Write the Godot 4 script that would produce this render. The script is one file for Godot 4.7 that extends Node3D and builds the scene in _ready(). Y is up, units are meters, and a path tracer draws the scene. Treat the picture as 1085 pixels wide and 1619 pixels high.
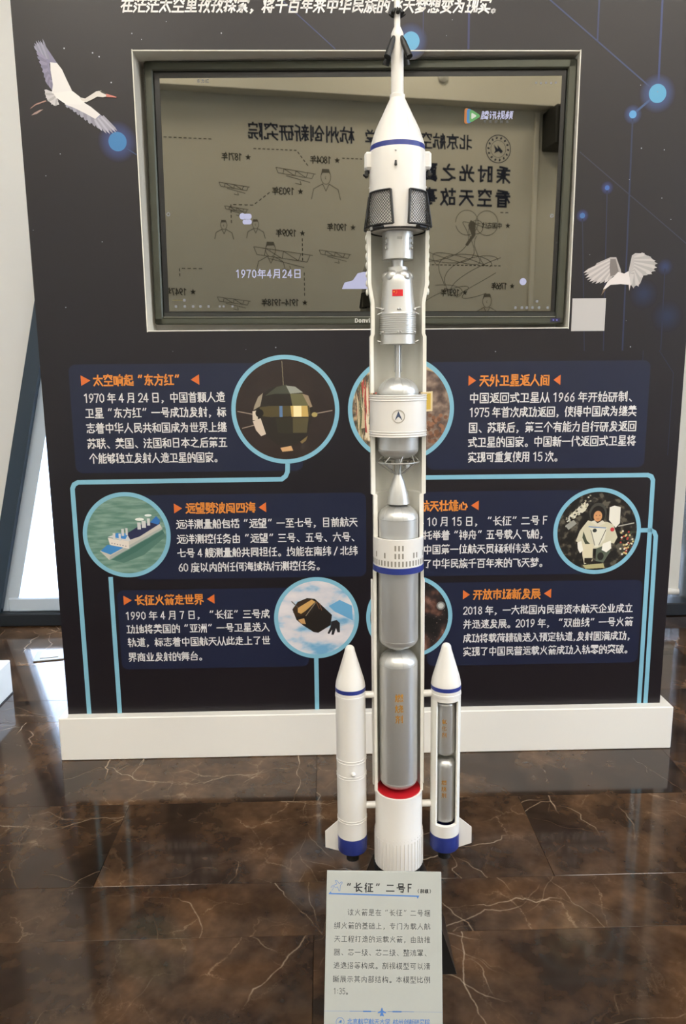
extends Node3D
# An exhibition hall: a cutaway rocket model on a black stand before a dark display board with a screen, on a polished marble floor.

# Stroke lettering: a character is a list of strokes on a 100 x 100 grid (y down), or is put together from other characters:
# ⿰ side by side, ⿱ one above the other, ⿴ inside, ⿵ inside a gate, ⿸ under a roof, ⿺ on a foot, ⿹ under air; two digits give the first one's share.
const FONT := {
	"一": "5 50 95 50", "二": "15 22 85 22; 5 85 95 85", "三": "12 14 88 14; 20 50 80 50; 5 90 95 90",
	"四": "10 14 90 14 90 90 10 90 10 14; 38 14 36 45 22 62; 62 14 62 52 80 55", "五": "12 10 88 10; 48 10 36 90; 18 45 76 45 70 90; 4 92 96 92",
	"六": "50 2 50 22; 5 32 95 32; 35 48 10 95; 65 48 92 95", "七": "5 50 95 38; 45 5 45 88 90 88 92 70", "十": "5 40 95 40; 50 4 50 97",
	"千": "80 5 15 18; 5 48 95 48; 50 14 50 97", "上": "48 5 48 90; 48 42 85 42; 5 92 95 92", "专": "15 18 85 18; 5 42 95 42; 45 3 30 64 78 64 50 84; 35 78 65 98",
	"世": "5 38 95 38; 22 8 22 90 92 90; 50 6 50 66; 78 6 78 66; 50 66 78 66", "业": "36 5 36 90; 64 5 64 90; 12 28 26 68; 88 28 74 68; 5 92 95 92",
	"东": "10 20 90 20; 45 3 22 52 82 52; 55 36 55 94 40 90; 28 64 10 90; 74 64 92 90", "个": "50 3 5 52; 50 3 95 52; 50 40 50 98",
	"中": "12 22 88 22 88 66 12 66 12 22; 50 3 50 98", "为": "22 6 34 20; 8 34 82 34 76 94 55 88; 48 5 45 45 8 95; 50 52 64 68",
	"举": "20 6 30 22; 48 3 52 20; 82 4 66 24; 8 32 92 32; 34 32 8 60; 66 32 92 60; 30 52 70 52; 12 70 88 70; 50 44 50 98",
	"之": "45 2 55 16; 12 28 82 28 20 78; 6 80 22 78 45 92 96 94", "了": "12 12 85 12 52 42 52 92 34 88",
	"乘": "75 4 25 12; 8 24 92 24; 50 10 50 98; 12 48 40 48; 40 34 40 62; 88 42 60 50; 60 34 60 62 92 62; 48 62 8 95; 52 62 92 95",
	"事": "6 12 94 12; 24 22 76 22 76 36 24 36 24 22; 16 48 82 48 82 74; 4 61 96 61; 16 75 82 75; 50 2 50 95 36 92",
	"亚": "8 10 92 10; 36 10 36 88; 64 10 64 88; 14 32 26 66; 86 32 74 66; 4 91 96 91",
	"京": "50 2 50 14; 5 18 95 18; 24 30 76 30 76 54 24 54 24 30; 50 54 50 95 36 91; 28 64 10 88; 72 64 92 88",
	"人": "50 4 44 45 5 96; 48 38 95 96", "从": "⿰人人", "代": "⿰32亻弋", "弋": "5 36 95 28; 42 4 52 60 90 95 94 76; 68 8 82 20",
	"以": "18 8 18 82 46 64; 40 18 54 36; 82 6 72 60 40 96; 70 66 95 94", "任": "⿰32亻壬", "壬": "80 6 18 16; 5 48 95 48; 50 12 50 90; 14 92 86 92",
	"企": "50 2 6 46; 50 2 94 46; 50 36 50 92; 50 62 82 62; 24 54 24 92; 5 94 95 94", "伟": "⿰32亻韦", "韦": "12 16 88 16; 18 38 82 38; 5 60 90 60 86 82 76 78; 50 2 50 98",
	"位": "⿰32亻立", "立": "50 2 50 18; 12 24 88 24; 28 38 36 78; 72 38 60 82; 4 90 96 90", "何": "⿰32亻可", "可": "4 12 96 12; 78 12 78 94 58 90; 18 34 56 34 56 66 18 66 18 34",
	"使": "⿰32亻吏", "吏": "5 14 95 14; 18 28 82 28 82 54 18 54 18 28; 50 2 48 62 8 97; 28 58 60 82 96 97", "例": "⿰28亻⿰62歹刂", "歹": "8 10 92 10; 48 10 12 52; 32 36 84 36 60 74 18 97; 34 52 54 66",
	"光": "50 2 50 42; 18 12 30 34; 82 12 68 34; 5 45 95 45; 38 45 34 72 6 96; 62 45 62 90 94 90 95 72", "入": "34 6 52 12 60 50 95 96; 54 26 38 68 5 96",
	"共": "8 28 92 28; 32 4 32 60; 68 4 68 60; 4 62 96 62; 32 72 10 97; 68 72 90 97", "其": "6 16 94 16; 28 2 28 68; 72 2 72 68; 28 34 72 34; 28 51 72 51; 3 68 97 68; 34 76 12 98; 66 76 88 98",
	"内": "12 28 88 28 88 95 70 92; 12 28 12 98; 50 3 48 40 26 78; 50 46 74 78", "创": "⿰68仓刂", "仓": "50 3 5 48; 50 3 95 48; 30 48 72 48 70 72 55 70; 30 48 30 90 88 90 88 76",
	"利": "⿰60禾刂", "制": "⿰66帯刂", "帯": "30 4 16 28; 20 20 88 20; 5 40 96 40; 52 2 52 98; 20 58 20 88; 20 58 84 58 84 86 72 84",
	"剂": "⿰64齐刂", "齐": "50 2 50 14; 8 18 92 18; 76 20 14 58; 26 24 90 58; 34 58 30 78 14 98; 68 56 68 98",
	"前": "26 3 36 18; 74 3 62 18; 5 24 95 24; 16 36 16 97; 16 36 48 36 48 95 38 92; 16 54 48 54; 16 72 48 72; 66 38 66 76; 86 34 86 95 72 90",
	"剖": "⿰64咅刂", "咅": "⿱56立口", "劈": "⿱62⿰46⿸尸口辛刀", "辛": "50 2 50 12; 14 16 86 16; 30 24 38 42; 70 24 62 42; 5 46 95 46; 14 68 86 68; 50 46 50 98",
	"力": "10 30 85 30 78 95 55 90; 48 4 45 40 8 96", "刀": "10 12 85 12 78 95 55 88; 45 12 40 55 8 96", "功": "⿰46工力", "工": "12 12 88 12; 50 12 50 88; 4 90 96 90",
	"务": "⿱56夂力", "夂": "38 2 8 48; 32 20 80 20 8 96; 26 34 95 92", "助": "⿰50且力", "且": "22 6 78 6 78 88; 22 6 22 88; 22 32 78 32; 22 60 78 60; 2 90 98 90",
	"包": "32 2 6 44; 28 20 88 20 84 72 70 68; 22 38 64 38 64 60 24 60; 22 38 22 92 92 92 93 76", "化": "⿰36亻匕", "匕": "82 20 14 46; 16 4 16 88 88 88 90 66",
	"北": "36 5 36 95; 6 34 36 34; 4 82 36 70; 92 24 62 40; 62 5 62 88 94 88 95 68", "华": "⿱52⿰36亻匕十",
	"南": "6 14 94 14; 50 2 50 32; 12 34 88 34 88 95 72 92; 12 34 12 98; 34 42 40 54; 66 42 60 54; 26 60 74 60; 22 76 78 76; 50 60 50 94",
	"卫": "12 14 84 14 84 62 66 58; 46 14 46 88; 4 91 96 91", "双": "⿰又又", "发": "32 6 24 36 90 36; 48 4 38 52 6 97; 34 56 80 56 62 80 22 97; 40 62 92 97; 66 8 80 22",
	"变": "50 2 50 14; 6 18 94 18; 38 18 36 46; 62 18 62 46; 18 28 8 46; 80 26 92 44; 18 56 78 56 54 82 8 98; 24 66 92 98",
	"古": "⿱42十口", "台": "⿱48厶口", "厶": "46 2 16 84 82 78; 68 50 92 98", "号": "24 6 76 6 76 34 24 34 24 6; 4 48 96 48; 36 48 30 66 80 66 74 95 50 91",
	"同": "12 8 88 8 88 95 72 92; 12 8 12 98; 28 28 72 28; 30 46 70 46 70 78 30 78 30 46", "后": "85 4 20 16; 20 16 20 60 6 98; 20 38 96 38; 36 56 86 56 86 94 36 94 36 56",
	"员": "⿱32口贝", "和": "⿰56禾口", "响": "⿰34口向", "向": "50 2 38 18; 12 20 88 20 88 95 72 92; 12 20 12 98; 34 42 66 42 66 74 34 74 34 42",
	"商": "50 2 50 14; 5 18 95 18; 32 22 38 34; 68 22 62 34; 12 38 88 38 88 95 74 92; 12 38 12 98; 40 42 26 58; 60 42 74 58; 34 64 66 64 66 86 34 86 34 64",
	"器": "⿱34⿰口口⿱44犬⿰口口", "回": "⿴囗口", "国": "⿴囗玉", "圆": "⿴囗员", "玉": "15 12 85 12; 20 48 80 48; 6 90 94 90; 50 12 50 90; 66 60 78 74",
	"在": "5 20 95 20; 42 3 30 40 5 62; 26 46 26 98; 40 54 88 54; 64 34 64 90; 34 92 96 92", "地": "⿰36土也", "也": "8 48 86 30 84 66 70 64; 50 3 50 72; 22 18 22 88 90 88 94 72",
	"场": "⿰36土昜", "昜": "10 10 84 10 30 42 90 42 84 94 64 90; 52 46 12 82; 72 46 34 94", "均": "⿰36土匀", "匀": "34 2 8 46; 28 22 90 22 84 94 62 90; 38 40 60 52; 28 78 68 62",
	"型": "⿱60⿰60开刂土", "开": "10 14 90 14; 4 48 96 48; 34 14 32 58 8 97; 68 14 68 98",
	"域": "⿰34土或", "或": "5 24 95 24; 58 3 64 60 92 96 96 76; 86 40 36 92; 72 6 84 16; 14 40 46 40 46 62 14 62 14 40; 8 84 52 74",
	"基": "⿱66其土", "塔": "⿰32土⿱26艹合", "合": "50 2 6 44; 50 2 94 44; 28 42 72 42; 24 58 76 58 76 94 24 94 24 58",
	"壮": "⿰36丬士", "丬": "72 3 72 98; 20 20 46 40; 8 78 72 56", "士": "5 36 95 36; 50 4 50 90; 18 90 82 90",
	"复": "32 2 10 30; 26 14 92 14; 26 26 76 26 76 54 26 54 26 26; 26 40 76 40; 36 54 14 76; 32 64 76 64 50 86 10 98; 38 72 92 98",
	"外": "⿰54夕卜", "夕": "42 3 10 52; 36 24 82 24 66 66 10 97; 34 44 56 58", "卜": "35 3 35 98; 35 36 92 62", "够": "⿰50句⿱50夕夕", "句": "30 2 8 44; 26 20 90 20 84 94 64 90; 28 42 62 42 62 74 28 74 28 42",
	"大": "5 34 95 34; 50 4 46 42 6 96; 50 36 94 96", "天": "14 12 86 12; 5 44 95 44; 50 12 46 50 6 96; 50 46 94 96", "太": "5 32 95 32; 50 4 44 44 5 96; 50 36 95 96; 40 70 54 88",
	"始": "⿰44女台", "女": "42 3 20 62 80 96; 78 30 60 70 10 96; 4 32 96 32", "孜": "⿰48子攵", "子": "14 10 84 10 52 36; 52 34 52 94 34 90; 4 50 96 50",
	"学": "⿱42⺍子", "⺍": "16 6 26 34; 46 2 52 32; 82 4 66 36; 6 90 6 50 94 50 90 88", "定": "⿱34宀疋", "疋": "12 8 88 8; 50 8 50 86; 50 44 84 44; 26 34 22 64 6 96; 20 66 46 90 96 94",
	"实": "⿱34宀头", "头": "26 2 44 18; 16 22 34 38; 4 54 96 54; 54 4 52 54 8 97; 60 70 92 96",
	"家": "⿱32宀豕", "豕": "8 6 92 6; 46 6 10 36; 36 24 52 50 50 92 34 90; 42 44 10 68; 50 62 12 94; 84 28 56 46; 56 44 94 94",
	"射": "⿰52身寸", "将": "⿰30丬⿱50夕寸", "展": "⿸尸㠭", "㠭": "10 14 92 14; 4 42 98 42; 34 2 34 42; 68 2 68 42; 22 42 22 92 46 78; 88 50 62 66; 46 44 96 98",
	"州": "24 6 24 60 6 97; 54 6 54 96; 88 4 88 98; 6 34 14 56; 36 34 44 56; 68 34 76 56", "市": "50 2 50 16; 5 20 95 20; 16 40 16 84; 16 40 84 40 84 82 70 78; 50 20 50 98",
	"年": "30 3 10 36; 24 18 90 18; 24 40 84 40; 26 40 26 66; 4 67 96 67; 56 18 56 98", "并": "28 3 38 20; 72 3 62 20; 12 26 88 26; 4 56 96 56; 34 26 32 62 10 97; 68 26 68 98",
	"度": "⿸广⿱50廿又", "廿": "4 30 96 30; 28 4 28 76 72 76 72 4", "式": "4 28 96 24; 60 3 66 60 92 96 96 76; 76 4 88 14; 10 48 52 48; 30 48 30 84; 6 90 56 80",
	"征": "⿰32彳正", "正": "8 10 92 10; 52 10 52 90; 52 48 88 48; 20 40 20 90; 3 92 97 92", "得": "⿰30彳⿱44日⿱20一寸",
	"心": "14 46 8 82; 32 34 32 86 76 88 80 66; 48 20 60 40; 80 36 95 64", "志": "⿱46士心", "想": "⿱58⿰50木目心",
	"成": "14 22 94 22; 14 22 14 62 4 97; 14 46 46 46 44 80 30 78; 56 3 64 60 92 96 95 76; 84 38 44 92; 72 6 84 16",
	"打": "⿰36扌丁", "丁": "4 14 96 14; 56 14 56 94 34 90", "托": "⿰36扌乇", "乇": "86 6 20 20; 4 56 96 46; 48 14 48 88 90 88 92 70",
	"执": "⿰36扌丸", "丸": "4 30 74 30 72 74 84 95 96 92 97 74; 40 3 38 42 6 97; 14 52 44 74", "批": "⿰36扌比", "比": "10 6 10 88 46 76; 10 40 42 40; 88 18 56 42; 56 4 56 88 92 88 94 68",
	"担": "⿰36扌旦", "旦": "22 6 78 6 78 68 22 68 22 6; 22 36 78 36; 4 92 96 92", "括": "⿰36扌⿱48千口", "捆": "⿰36扌⿴囗木",
	"探": "⿰36扌⿱34罙木", "罙": "6 60 6 16 94 16 90 60; 36 30 16 90; 62 30 88 90", "控": "⿰36扌⿱50穴工", "推": "⿰36扌隹",
	"隹": "30 3 8 46; 24 30 24 98; 56 2 66 18; 24 24 94 24; 24 48 90 48; 24 70 90 70; 22 94 97 94; 60 24 60 94", "放": "⿰48方攵", "方": "46 2 56 16; 4 24 96 24; 42 24 36 62 8 97; 38 48 84 48 78 94 56 90",
	"故": "⿰46古攵", "整": "⿱52⿰50束攵正", "束": "6 14 94 14; 22 28 78 28 78 52 22 52 22 28; 50 2 50 98; 46 54 8 90; 54 54 92 86",
	"新": "⿰54亲斤", "亲": "50 2 50 12; 12 15 88 15; 30 20 38 36; 70 20 62 36; 4 40 96 40; 12 58 88 58; 50 40 50 94 38 91; 30 68 12 88; 70 68 90 86",
	"族": "⿰44方⿱34⺈矢", "矢": "28 4 8 34; 22 18 88 18; 4 52 96 52; 50 18 46 56 6 97; 50 56 94 97", "⺈": "30 5 5 85; 24 45 95 45",
	"日": "20 8 80 8 80 92 20 92 20 8; 20 50 80 50", "时": "⿰36日寸", "星": "⿱46日生", "生": "30 8 10 48; 24 28 88 28; 50 3 50 92; 16 58 84 58; 4 94 96 94",
	"是": "⿱42日疋", "晰": "⿰28日⿰46木斤", "曲": "12 24 88 24 88 94 12 94 12 24; 36 4 36 94; 64 4 64 94; 12 58 88 58",
	"月": "25 6 25 60 10 96; 25 6 80 6 80 95 62 90; 25 35 80 35; 25 62 80 62", "有": "5 18 95 18; 44 2 32 38 5 66; 30 38 30 98; 30 38 82 38 82 95 66 91; 30 56 82 56; 30 74 82 74",
	"望": "⿱54⿰40亡月王", "亡": "46 2 56 18; 4 24 96 24; 20 24 20 92 92 92", "本": "6 26 94 26; 50 3 50 98; 48 26 6 76; 52 26 94 76; 30 74 70 74",
	"来": "10 18 90 18; 26 28 36 44; 74 28 64 44; 4 50 96 50; 50 3 50 98; 48 50 6 92; 52 50 94 92", "杨": "⿰40木昜", "杭": "⿰40木亢",
	"亢": "46 2 56 18; 4 26 96 26; 30 44 28 70 6 97; 30 44 70 44 70 88 94 88 96 70", "构": "⿰40木勾", "勾": "34 2 10 44; 28 22 90 22 84 94 64 90; 44 38 26 72 70 66; 58 54 74 78",
	"标": "⿰40木示", "示": "16 14 84 14; 4 40 96 40; 50 40 50 95 34 91; 26 56 8 84; 74 56 94 84", "梦": "⿱54⿰木木夕", "模": "⿰38木⿱26艹⿱52日大",
	"次": "⿰28冫欠", "冫": "20 18 70 36; 16 92 76 56", "此": "⿰56止匕", "止": "58 4 58 82; 58 36 96 36; 20 28 20 82; 3 92 97 80",
	"民": "16 8 82 8 82 34 16 34; 16 8 16 92 48 78; 16 52 92 52; 50 34 60 68 90 96 95 76", "氧": "⿹气羊", "气": "30 2 8 36; 26 14 92 14; 24 28 80 28; 10 42 74 42 78 76 94 94 97 76",
	"羊": "30 2 40 16; 70 2 60 16; 12 22 88 22; 18 44 82 44; 4 66 96 66; 50 22 50 98", "法": "⿰30氵⿱52土厶", "波": "⿰30氵皮",
	"皮": "18 18 90 18 84 34; 18 18 18 58 5 97; 54 2 54 46; 30 46 80 46 60 78 20 97; 36 54 62 80 95 97", "洋": "⿰30氵羊", "洲": "⿰26氵州",
	"流": "⿰30氵㐬", "㐬": "50 2 58 14; 6 18 94 18; 46 20 22 46 78 42; 66 30 84 50; 22 58 20 76 6 97; 50 58 50 96; 78 58 78 90 95 90 96 78", "测": "⿰24氵⿰58贝刂",
	"海": "⿰30氵每", "每": "30 2 8 32; 26 14 94 14; 24 30 84 30 78 94 60 90; 24 30 16 74 96 74; 4 52 96 52; 46 36 54 48; 44 58 52 70",
	"清": "⿰30氵青", "青": "12 10 88 10; 18 24 82 24; 4 38 96 38; 50 2 50 38; 22 50 22 98; 22 50 78 50 78 95 64 92; 22 64 78 64; 22 78 78 78",
	"满": "⿰28氵⿱26艹㒼", "㒼": "4 10 96 10; 12 34 90 34 90 95 76 92; 12 34 12 98; 34 10 32 50 20 80; 34 50 46 74; 66 10 64 50 52 80; 66 50 80 74",
	"烧": "⿰36火尧", "尧": "8 22 90 12; 40 2 60 40 92 42; 82 24 26 48; 6 54 94 54; 36 54 34 76 6 97; 62 54 62 90 94 90 95 76", "燃": "⿰32火⿱66⿰48夕犬灬",
	"犬": "5 34 95 34; 50 4 46 42 6 96; 50 36 94 96; 70 8 84 22", "灬": "12 20 8 85; 38 24 44 80; 62 24 68 80; 86 20 96 80",
	"独": "⿰34犭虫", "犭": "80 4 22 34; 28 6 60 40 58 94 34 88; 58 42 8 74", "虫": "16 20 84 20 84 52 16 52 16 20; 50 3 50 88; 6 92 84 84; 74 70 94 96",
	"现": "⿰40王见", "用": "16 8 84 8 84 95 68 92; 16 8 16 62 5 97; 16 36 84 36; 16 64 84 64; 50 8 50 96", "由": "14 26 86 26 86 94 14 94 14 26; 14 60 86 60; 50 3 50 94",
	"界": "⿱46田介", "田": "14 8 86 8 86 92 14 92 14 8; 14 50 86 50; 50 8 50 92", "介": "50 2 4 46; 50 2 96 46; 34 44 30 70 12 98; 66 44 66 98",
	"百": "4 10 96 10; 48 10 36 30; 18 30 82 30 82 96 18 96 18 30; 18 62 82 62", "白": "48 2 36 18; 16 18 84 18 84 96 16 96 16 18; 16 56 84 56",
	"的": "⿰48白勺", "勺": "36 2 10 50; 28 24 90 24 84 94 64 90; 40 46 60 66", "看": "84 2 20 10; 10 20 90 20; 3 36 97 36; 46 8 6 72; 28 46 82 46 82 98 28 98 28 46; 28 63 82 63; 28 80 82 80",
	"着": "30 1 38 10; 70 1 62 10; 12 14 88 14; 18 26 82 26; 3 38 97 38; 50 14 34 38 6 72; 28 50 80 50 80 98 28 98 28 50; 28 66 80 66; 28 82 80 82",
	"研": "⿰40石开", "破": "⿰40石皮", "础": "⿰40石出", "出": "50 3 50 90; 18 16 18 46 82 46 82 16; 10 56 10 92 90 92 90 56", "确": "⿰40石角",
	"角": "36 2 10 30; 30 12 70 12 56 28; 22 28 84 28 84 95 70 92; 22 28 22 66 6 97; 22 48 84 48; 22 68 84 68; 53 28 53 90", "神": "⿰38礻申",
	"礻": "36 2 52 16; 8 28 82 28 10 66; 48 46 48 98; 56 50 88 70", "申": "14 20 86 20 86 74 14 74 14 20; 14 47 86 47; 50 3 50 98", "程": "⿰42禾⿱46口王",
	"究": "⿱46穴九", "九": "4 32 74 32 72 86 94 88 96 70; 40 3 38 50 6 97", "空": "⿱52穴工", "突": "⿱46穴犬", "第": "⿱34⺮弟",
	"弟": "14 8 80 8 80 30 16 30 14 54 90 54 84 76 72 74; 50 8 50 98; 46 56 8 92", "等": "⿱30⺮⿱40土寸", "箭": "⿱32⺮前", "精": "⿰40米青",
	"索": "⿱34⿱42十冖糸", "冖": "6 90 6 30 94 30 90 85", "糸": "50 2 20 26 72 30; 70 14 24 52 84 52; 50 52 50 95 36 91; 28 66 10 90; 72 66 92 90",
	"红": "⿰40纟工", "级": "⿰38纟及", "及": "14 10 76 10 60 40 86 40 64 76 8 98; 34 10 30 60 4 97; 32 40 60 76 97 97", "纬": "⿰40纟韦", "线": "⿰40纟戋",
	"戋": "10 26 90 18; 8 50 94 40; 46 3 56 62 90 96 95 76; 84 52 14 96; 68 4 82 14", "绑": "⿰32纟⿰56丰阝", "丰": "12 18 88 18; 16 40 84 40; 4 64 96 64; 52 3 52 70 14 97",
	"结": "⿰38纟⿱52士口", "继": "⿰36纟㡭", "㡭": "12 6 12 92 96 92; 30 12 40 32; 84 12 72 32; 22 44 94 44; 58 4 58 82; 54 46 26 74; 62 46 92 74",
	"罩": "⿱32罒卓", "罒": "8 14 92 14 92 86 8 86 8 14; 36 14 36 86; 64 14 64 86", "卓": "50 2 50 24; 50 12 84 12; 22 26 78 26 78 60 22 60 22 26; 22 43 78 43; 4 76 96 76; 50 60 50 98",
	"美": "⿱50羊大", "翼": "⿱34⿰习习⿱44田共", "习": "10 10 88 10 84 92 62 86; 24 30 52 48; 20 76 66 56", "联": "⿰42耳关", "关": "28 2 40 18; 72 2 60 18; 12 24 88 24; 4 50 96 50; 50 24 46 54 6 97; 52 54 94 97",
	"能": "⿰50⿱36厶月⿱50匕匕", "腾": "⿰34月⿱58龹马", "龹": "28 2 38 16; 72 2 62 16; 10 24 90 24; 4 48 96 48; 52 4 46 52 6 96; 56 50 94 92", "马": "14 12 78 12 72 42; 26 12 22 42 90 42 84 94 64 90; 4 70 70 70",
	"自": "48 2 38 16; 18 16 82 16 82 97 18 97 18 16; 18 43 82 43; 18 70 82 70", "至": "8 8 92 8; 44 8 18 38 80 34; 66 20 86 44; 50 42 50 92; 14 66 86 66; 4 94 96 94",
	"舞": "28 1 8 20; 22 10 92 10; 4 30 96 30; 10 48 90 48; 24 12 24 48; 42 12 42 48; 60 12 60 48; 78 12 78 48; 26 50 8 74; 24 58 46 58 10 97; 56 60 92 60; 52 76 97 76; 76 50 76 98",
	"航": "⿰46舟亢", "船": "⿰46舟㕣", "㕣": "34 6 8 46; 62 4 94 46; 20 54 80 54 80 94 20 94 20 54", "艘": "⿰40舟⿱58臼又",
	"臼": "50 2 50 90; 34 12 12 16 12 86 90 86 90 14 64 14; 12 50 36 50; 64 50 90 50", "芯": "⿱32艹心", "苏": "⿱30艹办", "办": "10 26 76 26 70 92 52 88; 44 2 42 40 8 96; 14 48 6 74; 84 46 95 70",
	"茫": "⿱28艹⿰30氵亡", "荷": "⿱28艹⿰30亻可", "营": "⿱26艹⿱24冖⿱46口口", "行": "⿰36彳亍", "亍": "10 14 90 14; 4 44 96 44; 62 44 62 94 42 90",
	"视": "⿰40礻见", "讯": "⿰32讠卂", "卂": "8 12 72 12 72 76 88 94 97 76; 4 46 62 46; 38 12 38 98", "该": "⿰32讠亥", "亥": "46 2 56 14; 4 20 96 20; 46 22 20 50 62 48; 76 34 50 66 6 92; 64 66 28 98; 60 70 94 97",
	"资": "⿱44次贝", "起": "18 16 46 16; 32 3 32 34; 6 34 50 34; 32 34 32 80; 32 56 48 56; 16 50 14 72 4 94; 12 74 40 90 97 94; 56 10 90 10 90 42 58 42; 58 42 58 76 96 76 96 62", "轨": "⿰44车九",
	"载": "6 26 96 26; 30 3 30 42; 10 14 50 14; 62 3 68 60 92 96 97 76; 88 40 46 94; 76 6 88 18; 6 42 54 42; 26 34 14 62 52 62; 34 50 34 98; 4 80 56 76",
	"迅": "⿺辶卂", "运": "⿺辶云", "云": "16 12 84 12; 4 42 96 42; 44 42 18 88 80 82; 64 62 88 97", "返": "⿺辶反", "反": "88 6 20 14; 20 14 20 56 5 97; 22 36 80 36 60 76 18 97; 34 50 62 78 96 97",
	"远": "⿺辶元", "元": "14 12 86 12; 4 42 96 42; 36 42 32 70 6 97; 62 42 62 88 92 88 95 70", "送": "⿺辶关", "逃": "⿺辶兆", "兆": "36 3 34 60 8 97; 62 3 62 88 92 88 95 70; 10 22 26 38; 6 66 34 48; 88 16 68 34; 66 46 94 64",
	"速": "⿺辶束", "造": "⿺辶告", "告": "26 4 10 30; 22 18 84 18; 50 2 50 42; 4 42 96 42; 22 56 78 56 78 94 22 94 22 56", "逸": "⿺辶兔",
	"兔": "36 2 10 28; 32 12 70 12 58 26; 18 26 84 26 84 50 18 50 18 26; 50 26 46 60 6 97; 60 50 60 88 94 88 95 72; 76 58 86 70", "道": "⿺辶首",
	"首": "30 2 38 14; 70 2 62 14; 4 20 96 20; 48 20 40 34; 22 36 78 36 78 97 22 97 22 36; 22 56 78 56; 22 76 78 76", "部": "⿰60咅阝", "里": "20 6 80 6 80 50 20 50 20 6; 20 28 80 28; 50 6 50 92; 14 70 86 70; 4 93 96 93",
	"重": "80 2 20 10; 4 22 96 22; 20 34 80 34 80 66 20 66 20 34; 20 50 80 50; 50 6 50 94; 12 79 88 79; 3 95 97 95",
	"量": "28 4 72 4 72 28 28 28 28 4; 28 16 72 16; 3 38 97 38; 24 48 76 48 76 70 24 70 24 48; 24 59 76 59; 50 48 50 94; 12 82 88 82; 3 96 97 96",
	"长": "78 6 36 34; 4 48 96 48; 30 3 30 92 58 76; 46 48 64 78 96 96", "门": "12 12 25 25; 10 30 10 98; 38 12 90 12 90 95 72 92", "闯": "⿵门马", "间": "⿵门日",
	"院": "⿰30阝⿱34宀元", "雄": "⿰44厷隹", "厷": "5 22 95 22; 44 2 34 42 6 90; 56 40 34 84 84 78; 72 60 92 96", "零": "⿱48雨令", "雨": "12 8 88 8; 6 60 6 28 94 28 90 60; 50 8 50 92; 22 44 38 54; 22 66 38 76; 62 44 78 54; 62 66 78 76",
	"令": "50 2 4 52; 50 2 96 52; 44 40 58 54; 20 62 80 62 52 84; 42 82 62 98", "预": "⿰42予页", "予": "14 8 82 8 50 28; 34 22 62 36; 4 40 92 40 80 56; 50 40 50 94 32 90",
	"频": "⿰50步页", "步": "54 2 54 46; 54 22 88 22; 26 14 26 46; 4 48 96 48; 50 54 50 80; 26 56 12 76; 84 56 66 84 14 98", "颗": "⿰48果页", "果": "18 6 82 6 82 48 18 48 18 6; 18 27 82 27; 4 60 96 60; 50 6 50 98; 48 60 8 92; 52 60 92 92",
	"飞": "8 14 66 14 70 70 84 94 96 90 97 70; 92 22 68 44; 70 40 92 60", "亻": "70 3 15 52; 48 38 48 98", "彳": "65 3 20 30; 75 28 10 62; 50 50 50 98", "氵": "25 8 70 22; 12 38 58 50; 15 94 75 60",
	"讠": "30 5 60 20; 10 40 55 40 55 88 85 72", "扌": "10 25 90 25; 55 3 55 90 30 84; 8 66 92 52", "纟": "55 3 15 35 70 33; 75 28 12 68 85 62; 8 95 90 85",
	"木": "8 30 92 30; 50 4 50 97; 50 30 8 78; 50 30 92 78", "目": "20 5 80 5 80 95 20 95 20 5; 20 35 80 35; 20 65 80 65", "口": "15 20 85 20 85 85 15 85 15 20", "囗": "8 6 92 6 92 96 8 96 8 6",
	"土": "20 35 80 35; 50 5 50 90; 5 92 95 92", "王": "12 10 88 10; 18 50 82 50; 5 92 95 92; 50 10 50 92", "火": "50 4 48 45 8 96; 50 45 92 96; 18 25 30 48; 82 22 68 46",
	"石": "8 12 92 12; 45 12 8 65; 30 48 85 48 85 92 30 92 30 48", "禾": "75 5 15 16; 5 36 95 36; 50 12 50 98; 50 36 8 80; 50 36 92 80", "米": "25 8 38 32; 75 8 62 32; 5 45 95 45; 50 4 50 98; 48 45 8 88; 52 45 92 88",
	"车": "15 14 85 14; 42 2 18 48 90 48; 55 30 55 98; 5 72 95 72", "舟": "50 2 38 15; 22 16 80 16 80 94 62 90; 22 16 22 60 8 96; 5 54 95 54; 48 26 55 42; 48 62 55 80",
	"身": "50 2 38 14; 25 15 75 15 75 95 55 90; 25 15 25 62; 25 32 75 32; 25 48 75 48; 5 66 75 62; 72 62 10 98", "耳": "5 8 95 8; 25 8 25 78; 75 8 75 98; 25 30 75 30; 25 52 75 52; 5 82 95 72",
	"⺮": "25 5 8 50; 22 25 48 25; 35 28 38 45; 72 5 55 50; 70 25 98 25; 82 28 86 45", "艹": "5 50 95 50; 30 10 30 90; 70 10 70 90", "宀": "50 2 50 30; 8 75 8 35 92 35 88 75",
	"穴": "50 0 50 15; 8 45 8 18 92 18 88 45; 38 35 15 80; 62 35 88 80", "广": "52 0 52 12; 12 14 95 14; 14 14 14 60 4 98", "尸": "15 8 85 8 85 30 15 30; 15 8 15 60 4 98",
	"辶": "15 8 30 22; 5 40 30 40 30 78; 5 95 28 78 50 92 98 94", "走": "20 18 80 18; 50 3 50 38; 8 38 92 38; 52 38 52 84; 52 60 82 60; 28 52 22 75 8 96; 22 76 50 92 96 94",
	"寸": "5 28 95 28; 68 4 68 94 45 88; 25 48 42 68", "又": "12 12 82 12 65 55 8 95; 25 35 60 72 95 95", "攵": "35 3 5 45; 28 22 92 22; 75 22 55 65 8 97; 25 40 60 75 95 97",
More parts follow.
